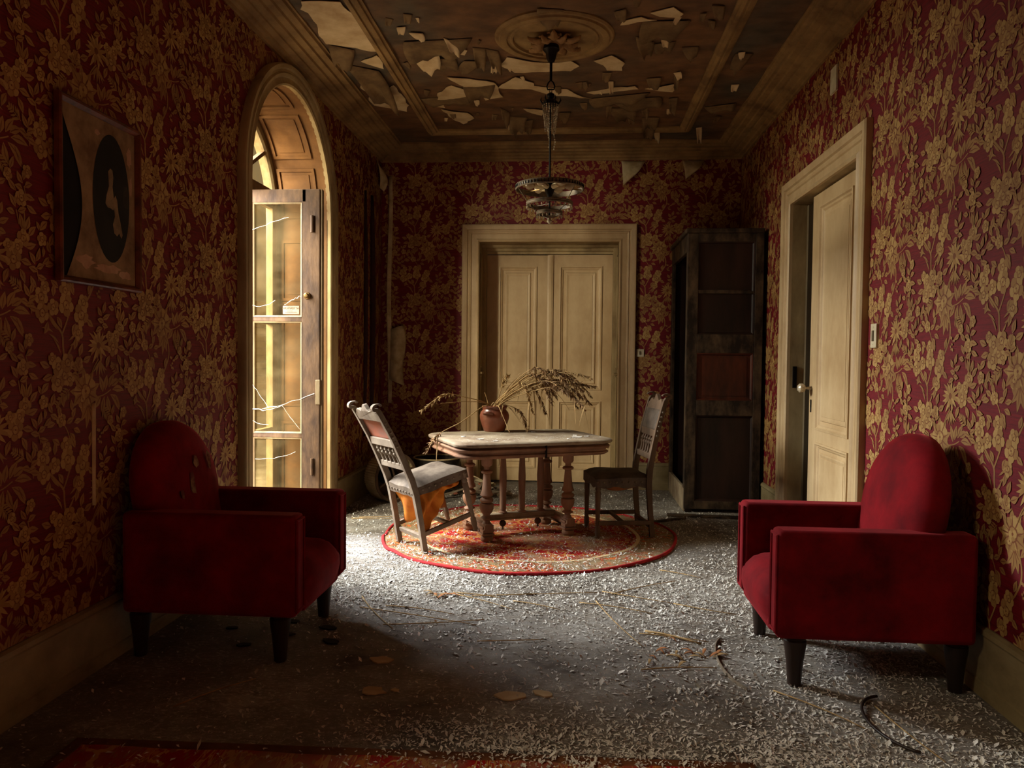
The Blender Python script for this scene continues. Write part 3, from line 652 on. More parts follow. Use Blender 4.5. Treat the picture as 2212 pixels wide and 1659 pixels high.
text_mesh('printed_word', 'ATTENTION', .0205, 'ink', leaf1, Matrix.Translation((-2.040, YLF-.0066, 1.646)) @ Matrix.Rotation(PI/2, 4, 'X') @ Matrix.Scale(-1, 4, (1,0,0)))
q = MB().box((-2.086, YLF-.0068, 1.6165), (-1.997, YLF-.006, 1.6185)).box((-2.07, YLF-.0068, 1.626), (-2.03, YLF-.006, 1.6275))
for a, b_, c_, d_ in ((-2.104,-1.980,1.664,1.666),(-2.104,-1.980,1.602,1.604),(-2.104,-2.1025,1.602,1.666),(-1.9815,-1.980,1.602,1.666)): q.box((a, YLF-.0068, c_), (b_, YLF-.006, d_))
q.build('printed_rules', 'ink', leaf1)
# what lies outside: courtyard ground and a boarded ochre wall
tag(MB().box((-14, -8, -.6), (XL-.55, 22, -.15)).build('ground_outside', 'ground'), 'courtyard ground outside the windows', kind='structure')
ow = tag(empty('wall_outside', (-7.5, 0, 0)), 'ochre boarded wall across the courtyard', kind='structure')
MB().box((-.2, -6, -.2), (0, 24, 2.6)).build('render', 'ochre', ow)
pk = MB().box((0, -6, 0), (.03, 24, .15)).build('plank', 'ochre', ow, bevel=.01)
for i in range(1, 14): copy_obj(pk, ow, (0, 0, i*.165))

# ------------------------------------------------------------------ ceiling: bare patches, hanging flakes, rose
PATCH = [
[(-1.62,4.48),(-1.39,4.50),(-1.36,4.66),(-1.29,4.82),(-1.28,4.92),(-1.30,5.13),(-1.30,5.25),(-1.40,5.23),(-1.49,5.16),(-1.67,5.09),(-1.66,4.90),(-1.63,4.79),(-1.63,4.63),(-1.66,4.58)],
[(-1.52,5.40),(-1.38,5.30),(-1.37,5.34),(-1.39,5.55),(-1.44,5.50)],
[(-1.68,6.21),(-1.61,6.04),(-1.48,5.96),(-1.40,5.88),(-1.38,6.08),(-1.38,6.35),(-1.43,6.51),(-1.56,6.41),(-1.67,6.34)],
[(-1.67,5.92),(-1.64,5.79),(-1.53,6.02),(-1.62,6.07)],
[(-0.96,5.74),(-0.79,5.78),(-0.62,5.87),(-0.58,6.19),(-0.73,6.26),(-0.72,6.06),(-0.83,6.02),(-0.86,5.94),(-0.94,5.80)],
[(-1.09,6.07),(-0.95,5.91),(-0.85,6.04),(-0.86,6.16),(-0.97,6.22),(-1.12,6.23)],
[(-0.54,5.53),(-0.48,5.38),(-0.38,5.44),(-0.26,5.49),(-0.17,5.50),(-0.04,5.47),(0.02,5.57),(-0.04,5.66),(-0.27,5.66),(-0.45,5.67)],
[(-1.13,6.46),(-1.05,6.53),(-0.92,6.57),(-0.88,6.71),(-1.00,6.88),(-1.08,6.70)],
[(-1.14,6.30),(-1.07,6.27),(-1.09,6.43),(-1.15,6.40)],
[(-0.91,5.22),(-0.80,5.19),(-0.74,5.25),(-0.77,5.33),(-0.89,5.26)],
[(-0.44,6.48),(-0.28,6.53),(-0.29,6.67),(-0.41,6.56)],
[(0.44,4.75),(0.57,4.68),(0.64,4.77),(0.62,4.82),(0.50,4.80)],
[(0.28,4.86),(0.39,4.80),(0.49,4.85),(0.37,4.87),(0.27,4.91)],
[(0.12,5.48),(0.24,5.39),(0.34,5.53),(0.33,5.67),(0.22,5.66),(0.19,5.56)],
[(0.13,6.33),(0.38,6.29),(0.29,6.40),(0.17,6.49)],
[(0.08,6.12),(0.27,6.02),(0.45,6.00),(0.48,6.06),(0.14,6.16)],
[(0.53,6.06),(0.74,5.97),(0.75,6.14),(0.64,6.11)],
[(-0.60,5.98),(-0.53,5.87),(-0.45,5.76),(-0.32,5.89),(-0.32,5.95),(-0.19,6.00),(-0.07,6.03),(0.02,6.18),(0.13,6.27),(-0.02,6.21),(-0.21,6.15),(-0.35,6.02)]]
for p in PATCH:                                      # each patch edge roughened into a torn outline
    q = []
    for (ax, ay), (bx, by) in zip(p, p[1:]+p[:1]):
        n = max(1, int(math.hypot(bx-ax, by-ay)/.05))
        for k in range(n): q.append((ax+(bx-ax)*k/n+(random.uniform(-.011,.011) if k else 0), ay+(by-ay)*k/n+(random.uniform(-.011,.011) if k else 0)))
    MB().prism(q, ZC-.016, ZC-.012).build('bare_patch', 'plaster', ceil)
def flake(a, b, tip, curl=1.0, m='flake'):
    """sheet of paint still held along a-b, its free end towards tip hanging and curling"""
    A, B, T_ = Vector((*a, 0)), Vector((*b, 0)), Vector((*tip, 0)); mid = (A+B)/2; L_ = (T_-mid).length*1.15+.02
    d = (T_-mid).normalized(); rg = random.Random(int(a[0]*977+b[1]*131)); n = 7
    edge = [rg.uniform(.86, 1.08) for _ in range(n+1)]; edge[n//2] = 1.15
    k1 = rg.uniform(.5, 1.5)*curl
    def fn(u, v):
        e = edge[min(n, int(u*n+.5))]; s = v*L_*e; th = -.15-k1*v*1.3+.25*math.sin(u*5+k1*4)*v
        wdt = 1-.35*v*v
        base = mid+(A-mid)*(1-2*u)*wdt if u <= .5 else mid+(B-mid)*(2*u-1)*wdt
        h = s*(.05+.20*curl*v+.07*math.sin(u*6+k1*5)*v); f_ = s*(1-.12*curl*v)
        p = base+d*f_*.92; return (p.x, p.y, ZC-.012-max(0, h))
    return MB().grid(fn, n, 5).build('paint_flake', m, ceil, smooth='all', solid=.0025)
FL = [((-1.66,5.44),(-1.44,5.60),(-1.49,6.06)),((-0.70,5.21),(-0.61,5.23),(-0.67,5.43)),((-1.14,5.40),(-0.95,5.32),(-1.03,5.50)),((-0.79,5.44),(-0.63,5.45),(-0.80,5.56)),((-0.87,5.04),(-0.79,5.14),(-0.82,5.22)),((-0.58,6.69),(-0.42,6.73),(-0.53,6.95)),((-1.08,4.95),(-0.99,4.97),(-1.02,5.03)),((-1.14,4.87),(-1.08,4.86),(-1.12,4.92)),((-0.63,6.45),(-0.56,6.59),(-0.60,6.72)),((-0.62,5.23),(-0.53,5.28),(-0.56,5.50)),((-1.66,5.11),(-1.51,5.21),(-1.64,5.37)),((-0.24,4.66),(-0.08,4.68),(-0.17,4.80)),((0.22,4.73),(0.29,4.69),(0.27,4.80)),((0.38,5.09),(0.51,5.19),(0.46,5.30)),((0.51,5.22),(0.65,5.18),(0.58,5.28)),((0.57,6.77),(0.72,6.78),(0.66,6.97)),((0.58,6.90),(0.71,6.92),(0.66,7.16)),((1.08,7.10),(1.13,7.08),(1.14,7.28)),((0.71,7.20),(0.77,7.21),(0.77,7.38)),((0.70,5.28),(0.81,5.27),(0.78,5.39)),((0.24,5.89),(0.28,5.89),(0.27,6.02)),((0.19,5.71),(0.26,5.71),(0.22,5.82)),((0.52,5.85),(0.63,5.83),(0.59,5.96)),((0.72,5.81),(0.76,5.81),(0.75,5.94)),((0.74,4.78),(0.78,4.78),(0.76,4.84)),((1.08,5.41),(1.20,5.41),(1.12,5.59)),((0.79,4.67),(0.87,4.69),(0.85,4.77)),((0.74,6.30),(0.81,6.28),(0.80,6.52)),((0.25,6.43),(0.30,6.43),(0.27,6.58)),((0.53,6.44),(0.59,6.45),(0.57,6.54)),((-0.14,6.61),(-0.04,6.61),(-0.10,6.76)),((-0.46,6.82),(-0.37,6.80),(-0.43,7.00)),((0.57,6.57),(0.61,6.58),(0.60,6.67)),((1.06,6.53),(1.30,6.44),(1.21,6.57)),((0.80,4.87),(0.85,4.89),(0.84,4.94))]
for i, f in enumerate(FL): flake(*f, curl=.55+.3*(i % 3), m='plaster' if i in (2, 4, 6, 7, 17, 18, 20) else 'flake')
rg = random.Random(21)
for i in range(44):                                  # small curls all over
    x = rg.uniform(-1.22, 1.3); y = rg.uniform(4.5, 7.05); s = rg.uniform(.010, .032); a = rg.uniform(-.6, .6)
    if math.hypot(x+.145, y-5.08) < .47 or abs(x-.985) < .13: continue
    flake((x-s*math.cos(a), y-s*math.sin(a)), (x+s*math.cos(a), y+s*math.sin(a)), (x-math.sin(a)*s*1.6, y+math.cos(a)*s*2.2), 1.2, 'plaster' if rg.random() < .4 else 'flake')
for i in range(16):                                  # loose sheets bellying down, torn along one edge
    x = rg.uniform(-1.1, 1.25); y = rg.uniform(4.4, 6.6); s = rg.uniform(.10, .24)
    if math.hypot(x+.145, y-5.08) < .66 or abs(x-.985) < .28: continue
    flake((x-s, y+rg.uniform(-.06,.06)), (x+s, y+rg.uniform(-.06,.06)), (x+rg.uniform(-.1,.1), y+rg.uniform(.12,.24)), .28, 'flake')
for i in range(34):                                  # more of the same nearer the viewpoint
    x = rg.uniform(-1.15, 1.25); y = rg.uniform(.6, 4.35); s = rg.uniform(.02, .13)
    if abs(x-.985) < .2: continue
    flake((x-s, y+rg.uniform(-.04,.04)), (x+s, y+rg.uniform(-.04,.04)), (x+rg.uniform(-.06,.06), y+rg.uniform(.6,1.6)*s), .45, 'plaster' if i % 3 == 0 else 'flake')
RX, RYc = -.145, 5.08
rose = tag(empty('ceiling_rose', (RX, RYc, ZC)), 'round plaster rose with acanthus leaves at the centre of the ceiling', 'ceiling rose')
MB().lathe([(.39,0),(.39,-.012),(.378,-.022),(.362,-.022),(.356,-.034),(.33,-.040),(.312,-.034),(.308,-.022),(.292,-.022),(.285,-.030),(.272,-.030),(.266,-.014),(.10,-.012),(.001,-.012)], 64, cap=False).build('rim', 'cornice', rose, smooth=True)
lfm = MB()
def fleaf(u, v):
    w = .034*math.sin(PI*min(1, .12+.88*v))*(1+.25*math.cos(v*22)); r = .035+.16*v
    return ((u-.5)*2*w, r, -.018-.045*math.sin(PI*v*.9)-.02*v*v*(1 if v > .8 else .6)+.018*abs(u-.5)*2)
lfm.grid(fleaf, 6, 14)
lo = lfm.build('acanthus_leaf', 'rosetan', rose, smooth='all', solid=.008)
for k in range(1, 12):
    c = copy_obj(lo, rose, (0, 0, -.006*(k % 2)), (0, 0, k*2*PI/12)); c.scale = (1, 1.0 if k % 2 == 0 else .78, 1.15)
sc = MB().tube([(.016*(1-t*.7)*math.cos(t*9)+.12, .016*(1-t*.7)*math.sin(t*9), -.03) for t in np.linspace(0, 1, 16)], .006, 6).build('scroll', 'rosetan', rose, smooth='all')
for k in range(1, 12): copy_obj(sc, rose, (0, 0, -.012*(k % 2)), (0, 0, k*2*PI/12+.26))
MB().lathe([(.06,-.012),(.062,-.04),(.045,-.06),(.03,-.065),(.001,-.066)], 20).build('boss', 'cornice', rose, smooth=True)

# ------------------------------------------------------------------ chandelier
ch = tag(empty('chandelier', (RX-.02, RYc, 2.18)), 'dark metal chandelier of stacked rings hanging on a long rod', 'chandelier')
Z = lambda z: z-2.18
MB().lathe([(.012,Z(3.34)),(.05,Z(3.335)),(.055,Z(3.31)),(.036,Z(3.29)),(.032,Z(3.26)),(.022,Z(3.235)),(.012,Z(3.23))], 16).build('ceiling_cup', 'iron', ch, smooth=True)
MB().tube([(0,0,Z(3.235)),(0,0,Z(3.115))], .009, 8).build('upper_rod', 'iron', ch, smooth=True)
MB().tube([(.0,0,Z(3.115)),(.016,0,Z(3.10)),(.026,0,Z(3.075)),(.02,0,Z(3.055)),(-.02,0,Z(3.055)),(-.026,0,Z(3.075)),(-.016,0,Z(3.10))], .005, 8, closed=True).build('hook', 'iron', ch, smooth='all')
MB().tube([(.007,0,Z(3.062)),(.007,0,Z(3.02)),(-.007,0,Z(3.02)),(-.007,0,Z(3.062))], .003, 6, closed=True).build('link', 'brass', ch)
MB().tube([(0,0,Z(3.03)),(0,0,Z(2.24))], .0065, 8).build('rod', 'iron', ch, smooth=True)
MB().lathe([(.008,Z(3.035)),(.024,Z(3.025)),(.026,Z(3.01)),(.014,Z(2.995)),(.035,Z(2.985)),(.052,Z(2.97)),(.055,Z(2.955)),(.03,Z(2.95)),(.008,Z(2.945))], 16).build('crown', 'iron', ch, smooth=True)
for k in range(6): 
    a = k*PI/3; MB().tube([(.05*math.cos(a),.05*math.sin(a),Z(2.96)),(.066*math.cos(a),.066*math.sin(a),Z(2.985)),(.06*math.cos(a),.06*math.sin(a),Z(3.005))], [.006,.005,.001], 6).build('crown_leaf', 'iron', ch, smooth='all')
bead = MB()
for k in range(18):
    a = k*2*PI/18; ln = .10+.09*abs(math.sin(k*1.7)); r0 = .052
    n = int(ln/.012)
    for i in range(n):
        t = i/n; r = r0*(1-.35*t); bead.lathe([(.001,-.005),(.0045,0),(.001,.005)], 5, (r*math.cos(a), r*math.sin(a), Z(2.95)-i*.012), cap=False)
for k, ln in ((2, .28), (5, .25), (8, .30)):
    a = k*.9
    for i in range(int(ln/.016)): bead.lathe([(.001,-.007),(.006,0),(.001,.007)], 5, (.045*math.cos(a)+.004*math.sin(i), .045*math.sin(a), Z(2.95)-i*.016), cap=False)
tag(bead.build('bead_strands', 'crystal', ch), 'fringe of small glass beads', kind='stuff')
def hoop(r, z, h, t, m, name='ring'):
    return MB().lathe([(r-t,z-h/2),(r,z-h/2),(r+.004,z-h/2+.006),(r,z-h/2+.012),(r,z+h/2-.012),(r+.004,z+h/2-.006),(r,z+h/2),(r-t,z+h/2),(r-t,z-h/2)], 56, cap=False).build(name, m, ch, smooth=True)
hoop(.222, Z(2.42), .034, .004, 'ring'); hoop(.150, Z(2.315), .026, .003, 'ring'); hoop(.083, Z(2.255), .024, .003, 'ring')
dots = MB()
for k in range(60): a = k*2*PI/60; dots.box((.222,-.003,Z(2.411)),(.2265,.003,Z(2.43)), T=Matrix.Rotation(a, 4, 'Z'))
dots.build('pierced_frieze', 'iron', ch)
MB().lathe([(.012,Z(2.47)),(.03,Z(2.45)),(.036,Z(2.42)),(.026,Z(2.385)),(.012,Z(2.36))], 16).build('hub', 'iron', ch, smooth=True)
for k in range(3):
    a = k*2*PI/3+.35; MB().tube([(.03*math.cos(a),.03*math.sin(a),Z(2.42)),(.22*math.cos(a),.22*math.sin(a),Z(2.42))], .0045, 6).build('spoke', 'brass', ch)
    b_ = a+1.05
    MB().tube([(.218*math.cos(b_),.218*math.sin(b_),Z(2.41)),(.152*math.cos(b_),.152*math.sin(b_),Z(2.325))], .003, 6).build('stay', 'ring', ch)
    MB().tube([(.148*math.cos(b_),.148*math.sin(b_),Z(2.305)),(.084*math.cos(b_),.084*math.sin(b_),Z(2.26))], .003, 6).build('stay', 'ring', ch)
    MB().tube([(.082*math.cos(a),.082*math.sin(a),Z(2.25)),(.006*math.cos(a),.006*math.sin(a),Z(2.22))], .003, 6).build('stay', 'ring', ch)
    MB().tube([(.148*math.cos(a),.148*math.sin(a),Z(2.315)),(.004*math.cos(a),.004*math.sin(a),Z(2.315))], .003, 6).build('stay', 'ring', ch)
for k in range(6):
    a = k*PI/3+.1; R_ = Matrix.Rotation(a, 4, 'Z') @ Matrix.Translation((.036,0,Z(2.42))) @ Matrix.Rotation(PI/2-.12, 4, 'Y')
    sl = MB().lathe([(.012,0),(.017,.004),(.017,.058),(.013,.062)], 12, T=R_).build('lamp_sleeve', 'ivory', ch, smooth=True)
    MB().lathe([(.010,.06),(.012,.068),(.024,.086),(.027,.10),(.022,.116),(.008,.125),(.001,.126)], 14, T=R_).build('bulb', 'bulbglass', sl, smooth=True)
gl = MB()
for r, z, n in ((.150, 2.302, 30), (.083, 2.245, 18)):
    for k in range(n): a = 2*PI*k/n; gl.lathe([(.001,.008),(.006,0),(.001,-.012)], 5, (r*math.cos(a), r*math.sin(a), Z(z)-.012), cap=False)
gl.lathe([(.001,0),(.012,.012),(.018,.022),(.010,.034),(.006,.045)], 10, (0, 0, 0))
tag(gl.build('crystal_drops', 'crystal', ch), 'small glass drops under the rings', kind='stuff')

# ------------------------------------------------------------------ armchairs (front faces +x, built on the floor)
def armchair(loc, rz, label, worn, off=0, bw=0):
    r = tag(empty('armchair', loc, rz), label, 'armchair', 'red velvet armchairs')
    W, D = .71, .755                                  # width (y), depth (x); x=0 is the back
    for s in (-1, 1):
        y0 = s*W/2; a, b = sorted((y0, y0-s*.115))
        arm = MB().box((0, a, .205), (D, b, .635)).build('arm', 'velvet', r, bevel=.022, segs=3, smooth=True)
        f0, f1 = a+.010, b-.010
        MB().sweep([(f0,.225),(f1,.225),(f1,.618),(f0,.618)], [(0,0),(0,.005),(.005,.009),(.010,.005),(.010,0)], lambda y, z, h: (D-.001+h, y, z), True).build('piping', 'velvet', arm)
    CPATH = [(.10,.425),(.25,.432),(.42,.436),(.57,.434),(.67,.424),(.73,.404),(.765,.372),(.782,.335),(.784,.295),(.776,.255),(.762,.222),(.74,.205)]
    def cush(u, v):
        k = v*(len(CPATH)-1); i = min(int(k), len(CPATH)-2); t = k-i; x = CPATH[i][0]*(1-t)+CPATH[i+1][0]*t; z = CPATH[i][1]*(1-t)+CPATH[i+1][1]*t
        e = (2*u-1)**6
        return (x-.03*e*(v > .4), -.242+.484*u, z-.03*e*(v < .6)+.004*math.sin(u*9)*math.sin(v*17))
    MB().grid(cush, 16, 33).build('seat', 'velvet', r, smooth='all')
    MB().box((.05, -.24, .20), (.755, .24, .33)).build('seat_base', 'velvet', r, bevel=.012)
    MB().box((0, -W/2+.10, .205), (.075, W/2-.10, .60)).build('back_panel', 'velvet', r, bevel=.012)
    # rounded backrest leaning back, domed in front
    hw, zs, zt = .31+bw, .69, .995
    def outline(t):                                   # 0..1 round the arch from one side to the other
        if t < .22: return (hw*(.96+.04*t/.22), .40+(zs-.40)*t/.22)
        if t > .78: return (-hw*(.96+.04*(1-t)/.22), .40+(zs-.40)*(1-t)/.22)
        a = PI*(t-.22)/.56; return (hw*math.cos(a), zs+(zt-zs)*math.sin(a))
    b = MB(); n = 40; rings = [(0,.0),(.30,.0),(.62,.012),(.86,.03),(.96,.055),(1,.085),(.995,.12),(.97,.145),(.9,.155),(0,.155)]
    vs = []; fs = []; cz = .66
    for sc_, dx in rings:
        for k in range(n+1):
            y, z = outline(k/n); vs.append((y*sc_, cz+(z-cz)*sc_, dx))
    lean = lambda y, z, dx: (.205+off-dx-.10*(z-.40)/.6, y, z)
    vs = [lean(*v) for v in vs]; m = n+1
    for i in range(len(rings)-1):
        for k in range(n): fs.append((i*m+k, i*m+k+1, (i+1)*m+k+1, (i+1)*m+k))
        fs.append((i*m+n, i*m, (i+1)*m, (i+1)*m+n))
    b.add(vs, fs); bo = b.build('backrest', 'velvet', r, smooth='all')
    if worn:
        for (y, z, ry, rz_) in ((-.04, .71, .026, .065), (-.14, .675, .014, .02), (.02, .80, .028, .03), (.15, .80, .022, .045)):
            q = MB(); pts = []
            for k in range(14): a = 2*PI*k/14; pts.append((y+ry*math.cos(a)*random.uniform(.7,1.2), z+rz_*math.sin(a)*random.uniform(.7,1.2)))
            q.add([lean(p[0], p[1], -.0035+.012*max(0, math.hypot(p[0]/.3, (p[1]-.66)/.37)-.3)) for p in pts], [tuple(range(14))]); q.build('worn_patch', 'velvetworn', bo)
    for x, y in ((.665,-.285),(.665,.285),(.045,-.285),(.045,.285)):
        MB().lathe([(.022,0),(.026,.004),(.034,.10),(.043,.165),(.044,.185),(.040,.190),(.043,.196),(.040,.202),(.042,.208),(.036,.212)], 18, (x, y, 0)).build('leg', 'legdark', r, smooth=True)
    return r
armchair((-1.892, 3.435, 0), 0, 'dark red velvet armchair with worn backrest, beneath the oval picture', True)
armchair((1.567, 3.41, 0), PI, 'bright red velvet armchair in front of the half-open cream door', False, .085, .005)

# ------------------------------------------------------------------ round rug and the carpet at the near edge
RCX, RCY, RR = -.31, 5.62, 1.075
rug = tag(empty('round_rug', (RCX, RCY, 0)), 'round red floral rug under the dining table', 'rug')
def rgz(x, y): return .012+.004*math.sin(x*7+y*5)+.003*math.sin(y*13-x*4)
def rout(a): return RR*(1+.012*math.sin(3*a+1)+.008*math.sin(7*a)+(.018 if 3.3 < a < 3.75 else 0))
def rf(u, v):
    a = 2*PI*u; r = rout(a)*(.98*v+.0005); x, y = r*math.cos(a), r*math.sin(a); return (x, y, rgz(x, y))
MB().grid(rf, 96, 18).build('field', 'rug', rug, smooth='all')
MB().tube([(rout(a)*.985*math.cos(a), rout(a)*.985*math.sin(a), rgz(rout(a)*math.cos(a), rout(a)*math.sin(a))-.001) for a in np.linspace(0, 2*PI, 120, endpoint=False)], .012, 8, closed=True).build('binding', 'rugedge', rug, smooth='all')
cp = tag(empty('carpet', (-.5, 1.45, 0), .025), 'worn red patterned carpet at the near edge of the floor', 'rug')
MB().grid(lambda u, v: (-1.1+2.2*u, -1.0+1.955*v, .012+.002*math.sin(u*30)), 30, 10).build('field', 'rug2', cp, smooth='all')
MB().sweep([(-1.12,-1.02),(1.12,-1.02),(1.12,1.0),(-1.12,1.0)], [(0,0),(0,.011),(.012,.015),(.045,.015),(.05,.011)], lambda a, b, h: (a, b, h), True).build('border', 'rugborder', cp)

# ------------------------------------------------------------------ dining table
TA = math.radians(26); TC = (-.39, 5.64); TZ = .012
tb = tag(empty('dining_table', (*TC, TZ), TA), 'carved oak dining table with turned legs and dusty top on the round rug', 'table')
def rrect(hx, hy, r, n=8):
    pts = []
    for cx, cy, a0 in ((hx-r, hy-r, 0), (-hx+r, hy-r, PI/2), (-hx+r, -hy+r, PI), (hx-r, -hy+r, 1.5*PI)):
        for k in range(n+1): a = a0+PI/2*k/n; pts.append((cx+r*math.cos(a), cy+r*math.sin(a)))
    return pts
HX, HY, TH = .60, .43, .72
def edge_loft(levels, m, name, parent, mats=None, cap_top=True):
    b = MB(); n = None; vs = []; fs = []
    for hx, hy, z in levels:
        p = rrect(hx, hy, .13); n = len(p); vs += [(x, y, z) for x, y in p]
    for i in range(len(levels)-1): fs += [(i*n+k, i*n+(k+1) % n, (i+1)*n+(k+1) % n, (i+1)*n+k) for k in range(n)]
    fs.append(tuple(range(n-1, -1, -1))); fs.append(tuple((len(levels)-1)*n+k for k in range(n)))
    return b.add(vs, fs).build(name, m, parent, smooth=True)
def lv(offs): return [(HX-o, HY-o, z) for o, z in offs]
top = edge_loft(lv([(.020,TH-.034),(.006,TH-.030),(0,TH-.020),(0,TH-.012),(.008,TH-.004),(.03,TH)]), 'oakdust', 'table_top', tb)
edge_loft(lv([(.045,TH-.115),(.035,TH-.112),(.022,TH-.100),(.022,TH-.092),(.034,TH-.086),(.034,TH-.074),(.018,TH-.064),(.012,TH-.052),(.020,TH-.044),(.036,TH-.040),(.036,TH-.034)]), 'oak', 'apron', tb)
MB().box((.035,-HY-.002,TH-.116),(.039,-HY+.03,TH-.03)).build('leaf_seam', 'dark', tb)
for (x, y, rx, ry, s) in ((.36,-.24,.055,.025,1),(.40,-.12,.015,.02,2),(-.36,-.18,.03,.015,3),(.46,-.2,.02,.012,4),(-.30,-.33,.018,.012,5),(.2,.2,.02,.015,6),(.25,-.33,.02,.01,7),(-.42,.02,.02,.02,8)):
    rg = random.Random(s); pts = [(x+rx*math.cos(a)*rg.uniform(.6,1.2), y+ry*math.sin(a)*rg.uniform(.6,1.2)) for a in np.linspace(0, 2*PI, 9, endpoint=False)]
    c_, s_ = math.cos(TA), math.sin(TA)
    o = MB().prism([(p[0]-x, p[1]-y) for p in pts], 0, .003).build('paint_chip', 'chips'); o.location = (TC[0]+x*c_-y*s_, TC[1]+x*s_+y*c_, TZ+TH+.0005); o.rotation_euler = (0, 0, TA)
    tag(o, 'large pale paint chip lying on the table top' if s == 1 else 'small white paint chip lying on the dining table', 'paint chip', None if s == 1 else 'paint chips on the table')
LEG = [(.040,.605),(.040,.545),(.034,.535),(.022,.528),(.021,.508),(.038,.500),(.042,.492),(.038,.484),(.024,.478),(.026,.45),(.028,.43),(.034,.36),(.044,.335),(.047,.328),(.030,.318),(.028,.314),(.046,.300),(.049,.290),(.044,.280),(.032,.275),(.048,.268),(.051,.255),(.049,.232),(.040,.208),(.026,.192),(.022,.184),(.040,.172),(.043,.166),(.024,.158),(.020,.15),(.032,.130),(.034,.125)]
for sx in (-1, 1):
    X_ = sx*.315
    fo = MB().sweep([(-.25,.07),(.25,.07)], [(0,-.03),(0,.03),(.02,.042),(.024,.034),(.046,.030),(.052,.036),(.060,.02),(.060,-.02),(.052,-.036),(.046,-.030),(.024,-.034),(.02,-.042)], lambda a, z, h: (X_+h, a, z))
    fo.build('foot_rail', 'oak', tb)
    for sy in (-1, 1):
        Y_ = sy*.19
        MB().lathe(LEG, 20, (X_, Y_, 0)).build('leg', 'oak', tb, smooth=True)
        bl = MB().box((X_-.044, Y_-.044, .045), (X_+.044, Y_+.044, .062)).box((X_-.036, Y_-.036, .062), (X_+.036, Y_+.036, .095)).box((X_-.042, Y_-.042, .095), (X_+.042, Y_+.042, .112)).box((X_-.034, Y_-.034, .112), (X_+.034, Y_+.034, .128))
        bl.build('leg_block', 'oak', tb, bevel=.004)
        MB().lathe([(.026,0),(.040,.008),(.046,.022),(.042,.038),(.03,.046)], 16, (X_, Y_+sy*.01, 0)).build('bun_foot', 'oak', tb, smooth=True)
MB().box((-.29,-.03,.105),(.29,.03,.118)).box((-.29,-.024,.118),(.29,.024,.140)).box((-.29,-.032,.140),(.29,.032,.152)).build('stretcher', 'oakdust', tb, bevel=.003)
CS = 1.2
COLP = [(.026,.152),(.026,.162),(.018,.168),(.018,.175),(.020,.178),(.020,.30),(.0215,.36),(.023,.42),(.019,.50),(.017,.55),(.019,.552),(.019,.556),(.017,.56),(.017,.58),(.025,.59),(.025,.605)]
for x in (-.12, .03, .18):
    MB().lathe([(r_*CS, z_) for r_, z_ in COLP], 16, (x, 0, 0)).build('column', 'oak', tb, smooth=True)
for x in (-.12, .16):
    MB().lathe([(.001,.03),(.008,.034),(.006,.05),(.020,.06),(.026,.074),(.022,.09),(.012,.098),(.016,.105)], 14, (x, 0, 0)).build('drop_finial', 'chairdark', tb, smooth=True)

